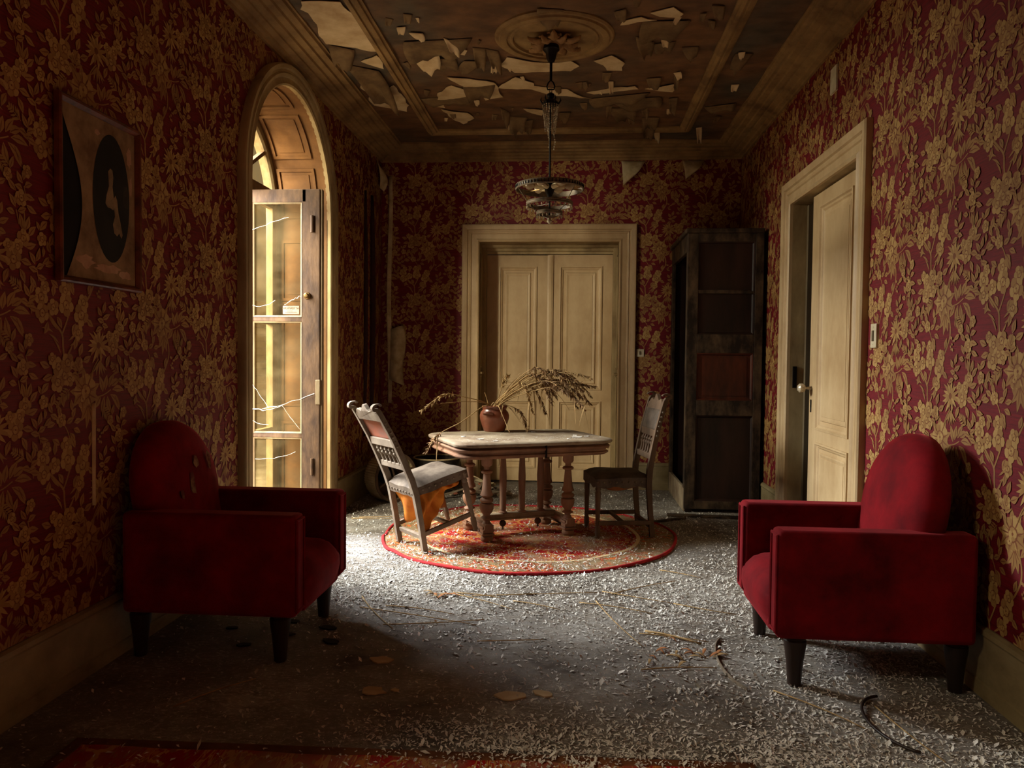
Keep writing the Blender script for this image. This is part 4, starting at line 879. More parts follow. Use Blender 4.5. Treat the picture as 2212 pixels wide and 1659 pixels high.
# ------------------------------------------------------------------ dining chairs (front +y)
def chair(loc, rz, tilt, label, wood, seatm, torn):
    r = tag(empty('dining_chair', loc), label, 'chair', 'carved dining chairs'); r.rotation_mode = 'XYZ'
    r.rotation_euler = (tilt, 0, rz)
    hw = .185; SH = .455; O = .20                     # origin between the rear feet
    prof = [(-.02,0),(0,.22),(.012,.40),(.006,.50),(-.018,.64),(-.050,.80),(-.085,.93),(-.105,1.0)]
    for s in (-1, 1):
        p = MB().ribbon([(s*hw, y, z) for y, z in prof], [.034,.034,.036,.036,.034,.032,.030,.030], [.036,.036,.040,.042,.038,.034,.034,.034])
        scr = [(s*hw, -.105-.030*math.sin(t)-.004, 1.0+.012+.030*(1-math.cos(t))*.55) for t in np.linspace(0, 4.6, 12)]
        p.ribbon([(s*hw, -.100, .985)]+scr, .034, [.034]+[.022]*4+[.016]*4+[.010]*4)
        p.build('rear_post', wood, r, bevel=.003)
        fx = s*.19
        MB().lathe([(.014,0),(.018,.01),(.016,.03),(.020,.04),(.020,.085),(.014,.095),(.016,.11),(.015,.12),(.019,.26),(.021,.34),(.016,.35),(.020,.36),(.020,.37),(.016,.38),(.022,.39),(.022,.425)], 14, (fx, .385, 0)).build('front_leg', wood, r, smooth=True)
        MB().box((min(fx*.98, fx*.98+s*.022)-.011, .0, .105), (max(fx*.98, fx*.98+s*.022)-.011, .385, .135)).build('side_stretcher', wood, r, bevel=.003)
    MB().box((-.19, .19, .11), (.19, .215, .132)).build('cross_stretcher', wood, r, bevel=.003)
    MB().box((-hw, -.012, .08), (hw, .012, .11)).build('rear_stretcher', wood, r, bevel=.003)
    # upholstered seat
    def se(u, v):
        x = (-.19-.02*v)+(.38+.04*v)*u; y = -.005+.415*v; e = (1-(2*u-1)**6)*(1-(2*v-1)**6)
        return (x, y, .44+.038*e+.004*math.sin(u*11+v*5))
    b = MB().grid(se, 12, 12); n = 12
    ring = [se(k/n, 0) for k in range(n)]+[se(1, k/n) for k in range(n)]+[se(1-k/n, 1) for k in range(n)]+[se(0, 1-k/n) for k in range(n)]
    m_ = len(ring); sag = [(.030 if not torn else .012)*abs(math.sin(i*.7)) for i in range(m_)]
    b.add(ring+[(x, y, .385-sag[i]*.6) for i, (x, y, z) in enumerate(ring)], [(i, (i+1) % m_, m_+(i+1) % m_, m_+i) for i in range(m_)])
    so = b.build('seat', seatm, r, smooth='all')
    if not torn: 
        MB().grid(lambda u, v: (-.19+.38*u, .03+.35*v, .395-.075*math.sin(PI*u)*math.sin(PI*v)**.7), 10, 10).build('sagging_underside', 'tancloth', so, smooth='all', solid=.003)
    nail = MB().lathe([(.009,0),(.007,.004),(.001,.006)], 7).build('upholstery_nail', 'ring' if not torn else 'chairwood', so)
    spots = [((s*(.193+.018*k/8), .02+.375*k/8, .412), (0, s*PI/2, 0)) for k in range(9) for s in (-1, 1)]+[((-.17+.34*k/8, -.007, .405), (PI/2, 0, 0)) for k in range(9)]
    for i, (l_, e_) in enumerate(spots):
        if i == 0: nail.location = l_; nail.rotation_euler = e_
        else: copy_obj(nail, so, l_, e_)
    def back(z):
        for (y0, z0), (y1, z1) in zip(prof, prof[1:]):
            if z0 <= z <= z1: return y0+(y1-y0)*(z-z0)/(z1-z0)
        return prof[-1][0]
    iw = hw-.015
    pn = MB().grid(lambda u, v: (-iw+2*iw*u, back(.78+.15*v)+.010+.010*math.sin(PI*u)*math.sin(PI*v), .78+.15*v), 8, 8).build('back_panel', 'lining' if torn else seatm, r, smooth='all', solid=.010)
    for k in range(6):
        z = .745+k*.034
        for s in (-1, 1): copy_obj(nail, pn, (s*(hw+.016), back(z), z), (0, s*PI/2, 0))
    # crest with a carved outline
    cr = []
    for k in range(25):
        t = k/24; x = -iw+2*iw*t; cr.append((x, 1.0+.012*math.cos((t-.5)*2*PI*3)+.030*math.exp(-((t-.5)/.16)**2)-.018*abs(2*t-1)**3))
    MB().prism([(-iw,.925)]+[(iw,.925)]+cr[::-1], -.014, .014, mp=lambda a, z, h: (a, back(min(z, .999))+h, z)).build('crest_rail', wood, r, bevel=.003)
    for z0, z1 in ((.735, .787), (.570, .612)):
        MB().ribbon([(-iw, back((z0+z1)/2), (z0+z1)/2), (iw, back((z0+z1)/2), (z0+z1)/2)], .026, z1-z0, side=(0,1,0)).build('back_rail', wood, r, bevel=.004)
    for k in range(5):
        x = -.118+.059*k
        y0, y1 = back(.605), back(.745)
        S_ = Matrix.Translation((x, y0, .605)) @ Matrix.Rotation(math.atan2(-(y1-y0), .14), 4, 'X') @ Matrix.Scale(1.17, 4, (0,0,1)) @ Matrix.Scale(1.2, 4, (1,0,0)) @ Matrix.Scale(1.2, 4, (0,1,0))
        MB().lathe([(.010,0),(.011,.006),(.007,.012),(.007,.05),(.0085,.056),(.014,.066),(.014,.074),(.008,.080),(.013,.088),(.012,.096),(.006,.104),(.006,.12)], 10, T=S_).build('baluster', wood, r, smooth=True)
    if torn:
        def cl(u, v):                                  # lining hanging below the seat, gathered lower towards the rear
            y = .0+.36*u; d = (.06+.21*(1-u)**1.1+.03*math.sin(u*7))
            return (.17-.02*math.sin(v*9+u*4)-.10*v*u-.012*math.sin(u*31), y+.02*math.sin(v*6+u*3), .40-d*v-.012*math.sin(u*16)*v)
        MB().grid(cl, 28, 14).build('torn_lining', 'orange', r, smooth='all', solid=.003)
        def cl2(u, v):
            x = -.16+.33*u; d = .20+.05*math.sin(u*5+1)+.05*u
            return (x, .015+.03*math.sin(u*8+v*4)*v+.05*v, .395-d*v)
        MB().grid(cl2, 24, 14).build('torn_lining', 'orange', r, smooth='all', solid=.003)
        def cl3(u, v):
            a = 2*PI*u; rr = .030-.006*v+.006*math.sin(3*a+v*6); return (-.19+.03*v+rr*math.cos(a), .37-.02*v+rr*math.sin(a), .39-.27*v)
        MB().grid(cl3, 14, 12).build('hanging_cloth', 'tancloth', r, smooth='all')
    return r
# tilted back on its rear feet, front edge propped against the table base
chair((-1.06, 5.135, .016), math.atan2(.63, .77)-PI/2, math.radians(15), 'grey dusty chair tipped back, orange lining torn out below its seat', 'chairwood', 'leather', True)
chair((.535, 5.77, .006), PI/2+.19, 0, 'dark leather chair standing upright at the right end of the table', 'chairdark', 'leatherdark', False)

# ------------------------------------------------------------------ wardrobe against the right wall, its side to us
wd = tag(empty('wardrobe', (.96, 6.62, 0)), 'black-brown wooden wardrobe with panelled side and open front, in the far corner', 'wardrobe')
DW, DY, DZ = .63, 1.06, 2.41
sp = [(.09,.565,.10,.83),(.085,.555,.96,1.36),(.085,.555,1.52,2.30)]
xs = [0,.085,.09,.555,.565,DW]; sd = MB()
for xa, xb, za, zb in ((0,.09,.03,DZ),(.56,DW,.03,DZ),(.09,.56,.03,.10),(.09,.56,.83,.96),(.09,.56,1.36,1.52),(.09,.56,2.30,DZ)): sd.box((xa,0,za),(xb,.035,zb))
so = sd.build('side_frame', 'wardframe', wd, bevel=.004)
for (xa, xb, za, zb), m in zip(sp, ('wardrobe','wardred','wardrobe')):
    q = MB().box((xa-.01,.016,za-.01),(xb+.01,.028,zb+.01))
    q.sweep([(xa,za),(xb,za),(xb,zb),(xa,zb)], [(0,0),(0,.014),(.010,.010),(.018,0)], lambda a, z, h: (a, .016-h, z), True)
    if m == 'wardred': q.box((xa+.05,.010,za+.04),(xb-.05,.018,zb-.04))
    q.build('side_panel', m, so)
MB().box((.085,.004,1.865),(.56,.018,1.885), T=Matrix.Rotation(.004, 4, 'Y')).box((.085,.002,1.885),(.52,.012,1.893)).build('split_batten', 'wardframe', so)
MB().box((0,DY-.035,.03),(DW,DY,DZ)).build('far_side', 'wardrobe', wd, bevel=.004)
MB().box((DW-.02,.035,.03),(DW,DY-.035,DZ)).build('back_board', 'wardrobe', wd)
MB().box((-.02,-.02,DZ-.04),(DW,DY+.01,DZ)).build('top_board', 'wardframe', wd, bevel=.008)
MB().box((.012,.035,.06),(DW-.02,DY-.035,.12)).build('bottom_board', 'wardframe', wd)
MB().box((0,.035,.0),(.03,DY-.035,.20)).build('plinth', 'oakdust', wd, bevel=.006)
MB().box((0,.035,2.22),(.035,DY-.035,DZ-.04)).build('top_rail', 'wardframe', wd, bevel=.004)
for y in (.035, DY-.085): MB().box((0,y,.20),(.03,y+.05,2.22)).build('front_stile', 'wardframe', wd, bevel=.004)
MB().box((.02,.036,.5),(.026,.05,1.2)).build('hinge_strip', 'brass', wd)
for x, y in ((.04,.04),(DW-.05,.04),(.04,DY-.05),(DW-.05,DY-.05)): MB().box((x-.03,y-.03,0),(x+.03,y+.03,.06), taper=.004).build('foot', 'wardrobe', wd)
def plank(p0, p1, w, h, name='board', m='wardframe', lab='', cat='board', group=None):
    A, B = Vector(p0), Vector(p1); o = MB().ribbon([(0,0,0), B-A], w, h, side=(0,0,1) if abs((B-A).normalized().z) < .5 else (1,0,0)).build(name, m, bevel=.002); o.location = A
    return tag(o, lab, cat, group)
plank((.80,6.45,.008),(1.50,6.40,.008), .014, .09, 'loose_board', 'wardframe', 'dark loose board on the floor in front of the wardrobe')
plank((.66,6.15,.010),(.93,6.33,.010), .016, .035, 'loose_lath', 'wardframe', 'short dark lath on the floor between wardrobe and upright chair')

# ------------------------------------------------------------------ clay pot with dried reeds
PX, PY, PZ = -.600, 5.925, TZ+TH+.0005
pot = tag(empty('clay_pot', (PX, PY, PZ)), 'reddish glazed clay pot with two lug handles on the table', 'pot')
MB().lathe([(.001,.002),(.075,.0),(.082,.006),(.098,.05),(.113,.10),(.114,.125),(.106,.150),(.092,.165),(.090,.172),(.098,.186),(.099,.194),(.094,.198),(.086,.196),(.082,.180),(.084,.165),(.1,.12),(.07,.02),(.001,.012)], 40, cap=False).build('body', 'clay', pot, smooth=True)
for a in (-1.95, 1.19):
    c_, s_ = math.cos(a), math.sin(a)
    MB().tube([(c_*(.100+.030*math.sin(t))-s_*.036*math.cos(t), s_*(.100+.030*math.sin(t))+c_*.036*math.cos(t), .140+.010*math.sin(t)) for t in np.linspace(0, PI, 10)], .011, 8).build('lug_handle', 'clay', pot, smooth='all')
def reed(pts, head, label, leafs=0, seed=0):
    rg = random.Random(seed); P = [Vector(p) for p in pts]; full = []
    for i in range(len(P)-1):
        p0 = P[max(i-1,0)]; p1 = P[i]; p2 = P[i+1]; p3 = P[min(i+2,len(P)-1)]
        for t in np.linspace(0, 1, 6, endpoint=False):
            full.append(.5*(2*p1+(p2-p0)*t+(2*p0-5*p1+4*p2-p3)*t*t+(3*p1-p0-3*p2+p3)*t**3))
    full.append(P[-1]); n = len(full); org = full[0].copy(); loc = [q-org for q in full]
    o = MB().tube(loc, [.0050-.0030*i/(n-1) for i in range(n)], 5).build('dried_reed', 'straw', smooth='all')
    o.location = (PX+org.x, PY+org.y, PZ+org.z); tag(o, label, 'reed', 'dried reeds in the clay pot')
    if head:
        hd = MB(); i0 = max(1, int(n*(1-head)))
        for i in range(i0, n):
            t = (i-i0)/max(1, n-1-i0); d = (loc[min(i+1,n-1)]-loc[i-1]).normalized(); wdt = .020*math.sin(PI*(.12+.85*t))+.004
            for k in range(15):
                s = loc[i-1].lerp(loc[i], rg.random()); q = (d*rg.uniform(.5,1.2)+Vector((rg.uniform(-1,1), rg.uniform(-1,1), rg.uniform(-1.2,.5)))*.75).normalized()
                L_ = rg.uniform(.022,.046)*(.6+wdt*24); sd_ = q.cross(Vector((rg.uniform(-1,1), rg.uniform(-1,1), 1))).normalized()*.0042
                e = s+q*L_; hd.add([s-sd_*.4, s+q*L_*.5-sd_, e, s+q*L_*.5+sd_, s+sd_*.4], [(0,1,2,3,4)])
        hd.build('plume', 'plume' if seed % 4 else 'straw', o)
    for k in range(leafs):
        i = rg.randint(n//3, n-2); s = loc[i]; d = (loc[i+1]-loc[i]).normalized(); q = (d*.5+Vector((rg.uniform(-.8,.8), rg.uniform(-.5,.5), rg.uniform(-.9,.3)))).normalized()
        L_ = rg.uniform(.10,.20); vs = []; m = 7
        for j in range(m+1):
            t = j/m; p = s+q*L_*t+Vector((0,0,-.10*t*t)); wv = q.cross(Vector((0,0,1))).normalized()*(.006*(1-t)**.6+.0004)
            vs += [p-wv, p+wv+Vector((0,0,.002))]
        MB().add(vs, [(2*j,2*j+1,2*j+3,2*j+2) for j in range(m)]).build('blade', 'straw', o, smooth='all')
RL = 'dried reed with drooping plume in the clay pot, leaning right'
rg = random.Random(5)
for i in range(22):
    ang = rg.uniform(-.55, .55); R1 = rg.uniform(.34, .80); ht = rg.uniform(.22, .44); dr = rg.uniform(.02, .24)
    ex, ey = math.cos(ang)*R1, math.sin(ang)*R1
    s0 = (rg.uniform(-.045,.03), rg.uniform(-.045,.045), .05)
    reed([s0, (s0[0]*.5+.05*R1, .2*ey, .21), (ex*.42, ey*.42, .19+ht*.55), (ex*.75, ey*.75, .19+ht*.72), (ex, ey, .19+ht*.74-dr)], .34, RL, 1 if i % 2 else 2, i+1)
for i in range(16):
    ang = rg.uniform(-.5, .6); R1 = rg.uniform(.16, .42); ht = rg.uniform(.14, .30)
    s0 = (rg.uniform(-.05,.03), rg.uniform(-.045,.045), .05)
    reed([s0, (s0[0]*.4+.03, .3*s0[1], .20), (math.cos(ang)*R1*.55, math.sin(ang)*R1*.55, .2+ht*.6), (math.cos(ang)*R1, math.sin(ang)*R1, .2+ht)], 0, 'bare snapped reed stalk bunched in the clay pot', 1 if i % 3 == 0 else 0, 60+i)
reed([(.02,0,.05),(-.04,-.03,.205),(-.22,-.14,.27),(-.36,-.22,.29),(-.52,-.30,.17)], .36, 'dried reed arching out to the left of the clay pot', 0, 40)
reed([(.03,0,.06),(-.03,-.03,.205),(-.2,-.14,.235),(-.38,-.26,.225)], 0, 'straight bare reed stalk pointing left from the clay pot', 0, 41)
reed([(0,-.02,.08),(-.05,-.075,.205),(-.22,-.28,.09),(-.36,-.46,.012),(-.43,-.56,-.10)], .25, 'dried reed trailing over the left corner of the table', 1, 42)
reed([(.0,-.01,.06),(.03,-.09,.205),(.09,-.17,.11),(.14,-.24,.01)], 0, 'pale bent reed blade hanging over the front of the pot', 1, 43)
reed([(0,.02,.06),(.02,.0,.21),(.06,.02,.36),(.10,.03,.43)], .35, 'short upright reed with dark head in the clay pot', 0, 44)
reed([(0,0,.06),(.06,.0,.2),(.20,-.05,.16),(.26,-.06,.03)], .4, 'broken reed with dark plume hanging behind the pot', 1, 45)
reed([(-.02,.0,.06),(-.05,.0,.21),(-.08,.02,.30)], 0, 'short snapped reed stalk standing at the left of the pot', 0, 46)

# ------------------------------------------------------------------ picture on the left wall
pc = tag(empty('framed_picture', (XL+.012, 3.03, 1.93)), 'old framed print with dark oval hanging on the left wall', 'picture')
hw_, hh_ = .272, .355
def mPic(y, z, h): return (h, y, z)
MB().sweep([(-hw_,-hh_),(hw_,-hh_),(hw_,hh_),(-hw_,hh_)], [(0,0),(0,.022),(.006,.028),(.014,.026),(.022,.016),(.026,.010),(.026,0)], mPic, True).build('frame', 'frame', pc)
MB().box((.002,-hw_+.005,-hh_+.005),(.005,hw_-.005,hh_-.005)).build('backing', 'dark', pc)
def sheet_x(y, z): return .0075+.012*max(0, (-y-.02)/hw_)**2*(1-abs(z)/hh_*.8)
def ledge(z): t = z/hh_; return -hw_+.026+.125*max(0, 1-(t+.12)**2)**1.4
MB().grid(lambda u, v: (lambda z: (lambda y: (sheet_x(y, z), y, z))(ledge(z)+(hw_-.024-ledge(z))*u))(-hh_+.024+(2*hh_-.048)*v), 14, 24).build('mount_sheet', 'sheet', pc, smooth='all')
def shape(pts, h, m, name):
    MB().add([(sheet_x(y, z)+h, y, z) for y, z in pts], [tuple(range(len(pts)))]).build(name, m, pc)
def oval(cy, cz, ry, rz_, n=40): return [(cy+ry*math.cos(2*PI*k/n), cz+rz_*math.sin(2*PI*k/n)) for k in range(n)]
MT['sepia'] = mat('dark_sepia_print', (34,30,26), (22,19,16), .7, 9)
MT['pale_print'] = mat('pale_figure_print', (150,126,94), (112,92,68), .8, 14)
MT['grey_print'] = mat('mid_tone_print', (64,56,46), (46,40,33), .8, 12)
shape(oval(.075, .02, .128, .265), .0012, 'sepia', 'oval_print')
shape([(.05,.13),(.065,.145),(.08,.14),(.086,.11),(.08,.07),(.088,.03),(.10,0),(.085,-.025),(.065,-.02),(.045,-.02),(.03,-.005),(.038,.03),(.055,.07)], .0022, 'pale_print', 'printed_figure')
shape([(.085,.02),(.10,.04),(.112,.02),(.12,-.03),(.135,-.07),(.15,-.12),(.14,-.135),(.125,-.115),(.11,-.13),(.09,-.12),(.08,-.085),(.095,-.05)], .0025, 'pale_print', 'printed_drapery')
shape([(.16,.09),(.185,.095),(.196,.06),(.195,.0),(.17,.0),(.155,.02)], .0020, 'grey_print', 'printed_background')
for (y, z, ry, rz_, s) in ((.05,-.275,.10,.022,1),(-.10,-.26,.06,.03,2),(.17,-.29,.05,.02,3),(.215,.10,.012,.05,4),(.20,.22,.02,.05,5),(-.02,.27,.02,.012,6)):
    r_ = random.Random(s); shape([(y+ry*math.cos(a)*r_.uniform(.6,1.15), z+rz_*math.sin(a)*r_.uniform(.6,1.15)) for a in np.linspace(0, 2*PI, 16, endpoint=False)], .0010, 'foxing', 'faded_patch')

# ------------------------------------------------------------------ switches and plates
def plate(name, loc, rz, w, h, lab, rocker=True):
    r = tag(empty(name, loc, rz), lab, 'switch' if rocker else 'wall plate')
    MB().box((-w/2,-.014,-h/2),(w/2,0,h/2)).build('plate', 'white', r, bevel=.003)
    if rocker:
        MB().box((-w*.12,-.020,-h*.22),(w*.12,-.010,h*.22)).build('rocker', 'greywood', r, bevel=.002)
        for z in (-.36, .36): MB().lathe([(.004,0),(.003,.002)], 8, T=Matrix.Translation((0,-.012,z*h)) @ Matrix.Rotation(PI/2, 4, 'X')).build('screw', 'brass', r)
plate('light_switch', (.668, YB-.001, 1.365), 0, .075, .078, 'small cream light switch on the end wall beside the double doors')
plate('light_switch', (XR-.001, 4.285, 1.44), -PI/2, .078, .13, 'white light switch beside the half-open cream door', True)
plate('junction_plate', (XR-.001, 5.04, 3.07), -PI/2, .11, .16, 'blank pale plate high on the right wall under the cornice', False)

# ------------------------------------------------------------------ loose wallpaper
def curl(name, fn, nu, nv, lab, m=('paper_back',), group=None):
    o = MB().grid(fn, nu, nv).build(name, m[0], smooth='all', solid=.0012); return tag(o, lab, 'wallpaper', group)
def hang(x0, x1, z0, L_, tip, out, lab):
    curl('wallpaper_flap', lambda u, v: (x0+(x1-x0)*u*(1-.55*v)+tip*v, YB-.004-out*math.sin(v*PI*.75)*(.5+.5*u)-.004*v, z0-L_*v*(1-.35*u*v)), 8, 10, lab)
hang(.455, .69, 3.262, .245, .02, .08, 'triangular flap of wallpaper peeling over, above the double doors on the right')
hang(1.05, 1.26, 3.262, .19, .03, .09, 'torn flap of wallpaper hanging below the cornice, above the wardrobe')
curl('wallpaper_strip', lambda u, v: (-1.885+.042*u+.006*math.sin(v*9), YB-.006-.03*math.sin(PI*v)*(1-u)-.012*u, 3.13-2.30*v), 3, 30, 'long narrow strip of wallpaper edge curling off the far left corner')
curl('wallpaper_flap', lambda u, v: (-1.865+.185*u*(.9+.1*math.sin(v*7))*(1-.25*abs(v-.5)), YB-.008-.055*math.sin(PI*u*.9)-.01*v, 1.575-.50*v-.06*u*v+.05*u*(1-v)), 8, 12, 'curled flap of pale wallpaper backing low in the far left corner')
curl('wallpaper_flap', lambda u, v: (XL+.006+.09*math.sin(PI*v*.8)*(.3+.7*u), 7.52+.10*u*(1-.7*v)+.05*v, 3.24-.26*v-.03*u), 6, 8, 'dark torn wallpaper tongue hanging in the far left top corner')
for y, a, lab in ((7.30, .05, 'wallpaper seam lifting along the left wall near the far corner'), (7.08, .035, 'second lifted wallpaper seam on the left wall, nearer the window')):
    o = MB().grid(lambda u, v: (XL+.003+a*math.sin(PI*u)*math.sin(PI*(.1+.85*v))**.6, y+.03*u, 2.85-2.3*v), 8, 24).build('wallpaper_seam', 'paperdark', smooth='all', solid=.001); tag(o, lab, 'wallpaper')
curl('wallpaper_strip', lambda u, v: (XL+.003+.012*u*(1-.3*v), 2.985+.010*u, 1.10-.42*v), 3, 10, 'thin pale strip of torn wallpaper on the wall beside the worn armchair')

# ------------------------------------------------------------------ clutter in the far left corner
dr = tag(empty('ribbed_drum', (-1.62, 6.80, .222)), 'cream ribbed drum lying on its side against the left baseboard', 'drum')
dr.rotation_euler = (0, PI/2, math.radians(-42))
def rib(u, v):
    a = 2*PI*u; r = .215*(1-.05*(2*v-1)**4)+.004*math.cos(a*60)-(0 if v > .02 else .02); return (r*math.cos(a), r*math.sin(a), -.13+.20*v)
MB().grid(rib, 240, 8).build('shell', 'drum', dr, smooth='all', solid=.006)
MB().lathe([(.214,.068),(.222,.072),(.222,.082),(.200,.084),(.196,.07)], 48, cap=False).build('rim', 'chairdark', dr, smooth=True)
MB().lathe([(.001,-.128),(.2,-.128)], 40, cap=False).build('end_disc', 'chairdark', dr)
for k in range(4): MB().tube([(.0,0,.06),(.19*math.cos(k*1.57+.4), .19*math.sin(k*1.57+.4), .072)], .010, 6).build('cross_bar', 'chairdark', dr)
MB().lathe([(.001,-.10),(.08,-.09),(.07,.02),(.001,.03)], 20, cap=False).build('core', 'dark', dr, smooth=True)
bk = tag(empty('wicker_basket', (-1.30, 7.33, 0)), 'dark wicker basket with pale rim standing behind the tipped chair', 'basket')
def wick(u, v):
    a = 2*PI*u; r = .17+.05*v+.005*math.cos(a*24+(PI if int(v*12) % 2 else 0)); return (r*math.cos(a), r*math.sin(a), .002+.33*v)
MB().grid(wick, 144, 12).build('body', 'charcoal', bk, smooth='all')
MB().lathe([(.001,.004),(.165,.004)], 30, cap=False).build('bottom', 'charcoal', bk)
MB().tube([(.222*math.cos(a), .222*math.sin(a), .335) for a in np.linspace(0, 2*PI, 48, endpoint=False)], .008, 6, closed=True).build('rim', 'drum', bk, smooth='all')
bo = tag(empty('old_book', (-1.36, 6.66, 0), .5), 'open grey-paged book propped against the cream drum', 'book'); bo.rotation_euler = (.55, .12, .45)
MB().box((-.10,-.015,.0),(.10,.010,.15)).build('page_block', 'oakdust', bo, bevel=.003)
MB().box((-.104,.010,.0),(.104,.015,.155)).box((-.104,-.020,.0),(.104,-.015,.155)).build('cover', 'chairdark', bo)
rg = random.Random(77)
HEAP = ['broken board sticking out of the rubble heap behind the table', 'plaster lump in the rubble heap behind the table']
for i in range(34):
    x = -.83+rg.gauss(0, .17); y = 7.08+rg.gauss(0, .13); z = .012+max(0, .13-.5*math.hypot(x+.83, (y-7.08)))*rg.random()
    if i % 3 == 0:
        L_ = rg.uniform(.10, .32); o = MB().box((-L_/2,-.02,-.006),(L_/2,.02,.006)).build('broken_board', 'debris', bevel=.002); tag(o, HEAP[0], 'debris', 'boards in the rubble heap'); o.rotation_euler = (rg.uniform(-.3,.3), rg.uniform(-.35,.35), rg.uniform(0,6)); o.location = (x, y, z+.05)
    else:
        s = rg.uniform(.025, .06); q = MB(); pts = [(s*math.cos(a)*rg.uniform(.6,1.2), s*math.sin(a)*rg.uniform(.6,1.2)) for a in np.linspace(0, 2*PI, 7, endpoint=False)]
        q.prism(pts, 0, s*rg.uniform(.25,.7)); o = q.build('plaster_lump', 'debris' if i % 4 else 'clay', bevel=.004); tag(o, HEAP[1], 'debris', 'lumps in the rubble heap'); o.rotation_euler = (rg.uniform(-.5,.5), rg.uniform(-.5,.5), rg.uniform(0,6)); o.location = (x, y, z)
o = MB().grid(lambda u, v: (-1.02+.30*u, 7.10+.25*v, .16+.03*math.sin(u*5+v*3)-.13*u*v+.02*math.sin(v*9)), 10, 10).build('crumpled_sheet', 'paper_back', smooth='all', solid=.002); tag(o, 'crumpled pale sheet draped on the rubble heap', 'sheet')

# ------------------------------------------------------------------ floor litter
def straw(p0, p1, lab='single dry straw lying on the bare floor', bend=.02, r=.0032, m='straw'):
    A, B = Vector((*p0, .006)), Vector((*p1, .007)); d = B-A; nrm = Vector((-d.y, d.x, 0)).normalized(); b_ = random.uniform(-bend, bend)
    o = MB().tube([d*t+nrm*(b_*math.sin(PI*t))+Vector((0,0,.003*math.sin(PI*t))) for t in np.linspace(0, 1, 7)], [r*(1-.4*t) for t in np.linspace(0, 1, 7)], 5).build('straw', m, smooth='all'); o.location = A
    tag(o, lab, 'straw', 'straws on the floor')
for a, b_ in (((.14,4.10),(.33,3.46)),((-.53,4.11),(.18,4.25)),((-1.12,4.04),(-.84,3.57)),((-.96,3.90),(-.58,3.80)),((.33,3.63),(.64,3.55)),((-.62,4.13),(-.28,3.90)),((-.30,4.05),(-.05,3.93)),((-.64,4.16),(-.35,4.08)),
    ((-1.08,3.86),(-.45,3.66)),((-.9,3.62),(-.42,3.74)),((.05,4.06),(.42,3.92)),((.22,4.22),(.62,4.52)),((.55,4.75),(.78,4.60)),((-1.7,6.05),(-1.2,6.12)),((-1.75,6.0),(-1.25,6.02)),((.95,3.95),(1.2,3.62)),((.8,3.05),(1.05,2.75)),((1.15,2.95),(1.22,2.55)),((.55,4.1),(.85,3.95)),((-.42,3.45),(-.12,3.50)),((.3,3.2),(.62,3.25)),((.18,4.27),(.55,4.10))):
    straw(a, b_)
straw((-1.45,2.68),(-1.25,2.95), 'pale straw alone in the dark left foreground', m='straw')
straw((.36,3.66),(.60,3.52), 'thick straw stalk on the floor beside the leaf litter', .01, .007)
pts = [(1.20+.13*math.cos(t), 2.80+.22*math.sin(t), .014) for t in np.linspace(1.7, 4.4, 20)]
o = MB().tube(pts, .006, 6).build('curved_cane', 'legdark', smooth='all'); tag(o, 'curved dark cane lying on the floor in the right foreground', 'cane')
pts = [(.74+.10*math.cos(t), 3.32+.30*math.sin(t), .004) for t in np.linspace(2.0, 4.3, 16)]
o = MB().ribbon(pts, .022, .004, side=(0,0,1)).build('curled_lath', 'chairwood'); o.data.transform(Matrix.Identity(4)); tag(o, 'flat curled strip of wood beside the right armchair leg', 'lath')
def shard(x, y, s, lab, seed, m='chips', asp=.6, group=None):
    r_ = random.Random(seed); p = [(s*math.cos(a)*r_.uniform(.7,1.15), s*asp*math.sin(a)*r_.uniform(.7,1.15)) for a in np.linspace(0, 2*PI, 11, endpoint=False)]
    o = MB().prism(p, 0, .006).build('plaster_shard', m, bevel=.001); o.location = (x, y, .002); o.rotation_euler = (r_.uniform(-.05,.05), .04, r_.uniform(-.4,.4)); tag(o, lab, 'plaster', group)
shard(-.797, 3.193, .055, 'pale plaster shard on the floor, farther of the left foreground pair', 1, 'plaster')
shard(-.755, 2.89, .048, 'pale plaster shard on the floor, nearer of the left foreground pair', 2, 'plaster', .8)
shard(-.672, 2.905, .018, 'small round plaster bit beside the nearer left shard', 3, 'plaster')
shard(-.22, 2.90, .075, 'cracked plaster shard at the middle of the foreground floor', 4, 'plaster', .5)
shard(-.10, 2.93, .04, 'small plaster shard right of the cracked foreground one', 5, 'plaster')
shard(-.218, 4.182, .035, 'dark flat scrap on the pale floor in front of the rug', 6, 'iron', .3)
for i, (x, y) in enumerate(((-1.30,3.45),(-1.45,3.3),(-1.08,3.38),(-1.6,3.5),(-1.35,3.62),(-1.15,3.55))): shard(x, y, .03+.008*(i % 3), 'dark lump of debris on the floor under the worn armchair', 30+i, 'dark', .6, 'dark debris under the worn armchair')
rg = random.Random(9)
for i in range(26):                                   # leaf litter
    x = rg.gauss(.52, .12); y = rg.gauss(3.38, .10)
    if i > 16: x = rg.gauss(-.72, .05); y = rg.gauss(4.10, .03)
    L_ = rg.uniform(.02,.045); w_ = L_*.22
    o = MB().grid(lambda u, v: ((u-.5)*2*L_, (v-.5)*2*w_*math.sin(PI*(.05+.9*u)), .003+.010*math.sin(PI*u)+.006*abs(v-.5)), 6, 2).build('dry_leaf', 'straw' if i % 2 else 'tancloth', smooth='all', solid=.001); o.location = (x, y, .001); o.rotation_euler = (0, 0, rg.uniform(0, 6))
    tag(o, 'dry leaf scrap in the litter right of centre' if i <= 16 else 'dry leaf scrap in the little heap before the rug', 'leaf', 'leaf litter right of centre' if i <= 16 else 'leaf heap before the rug')
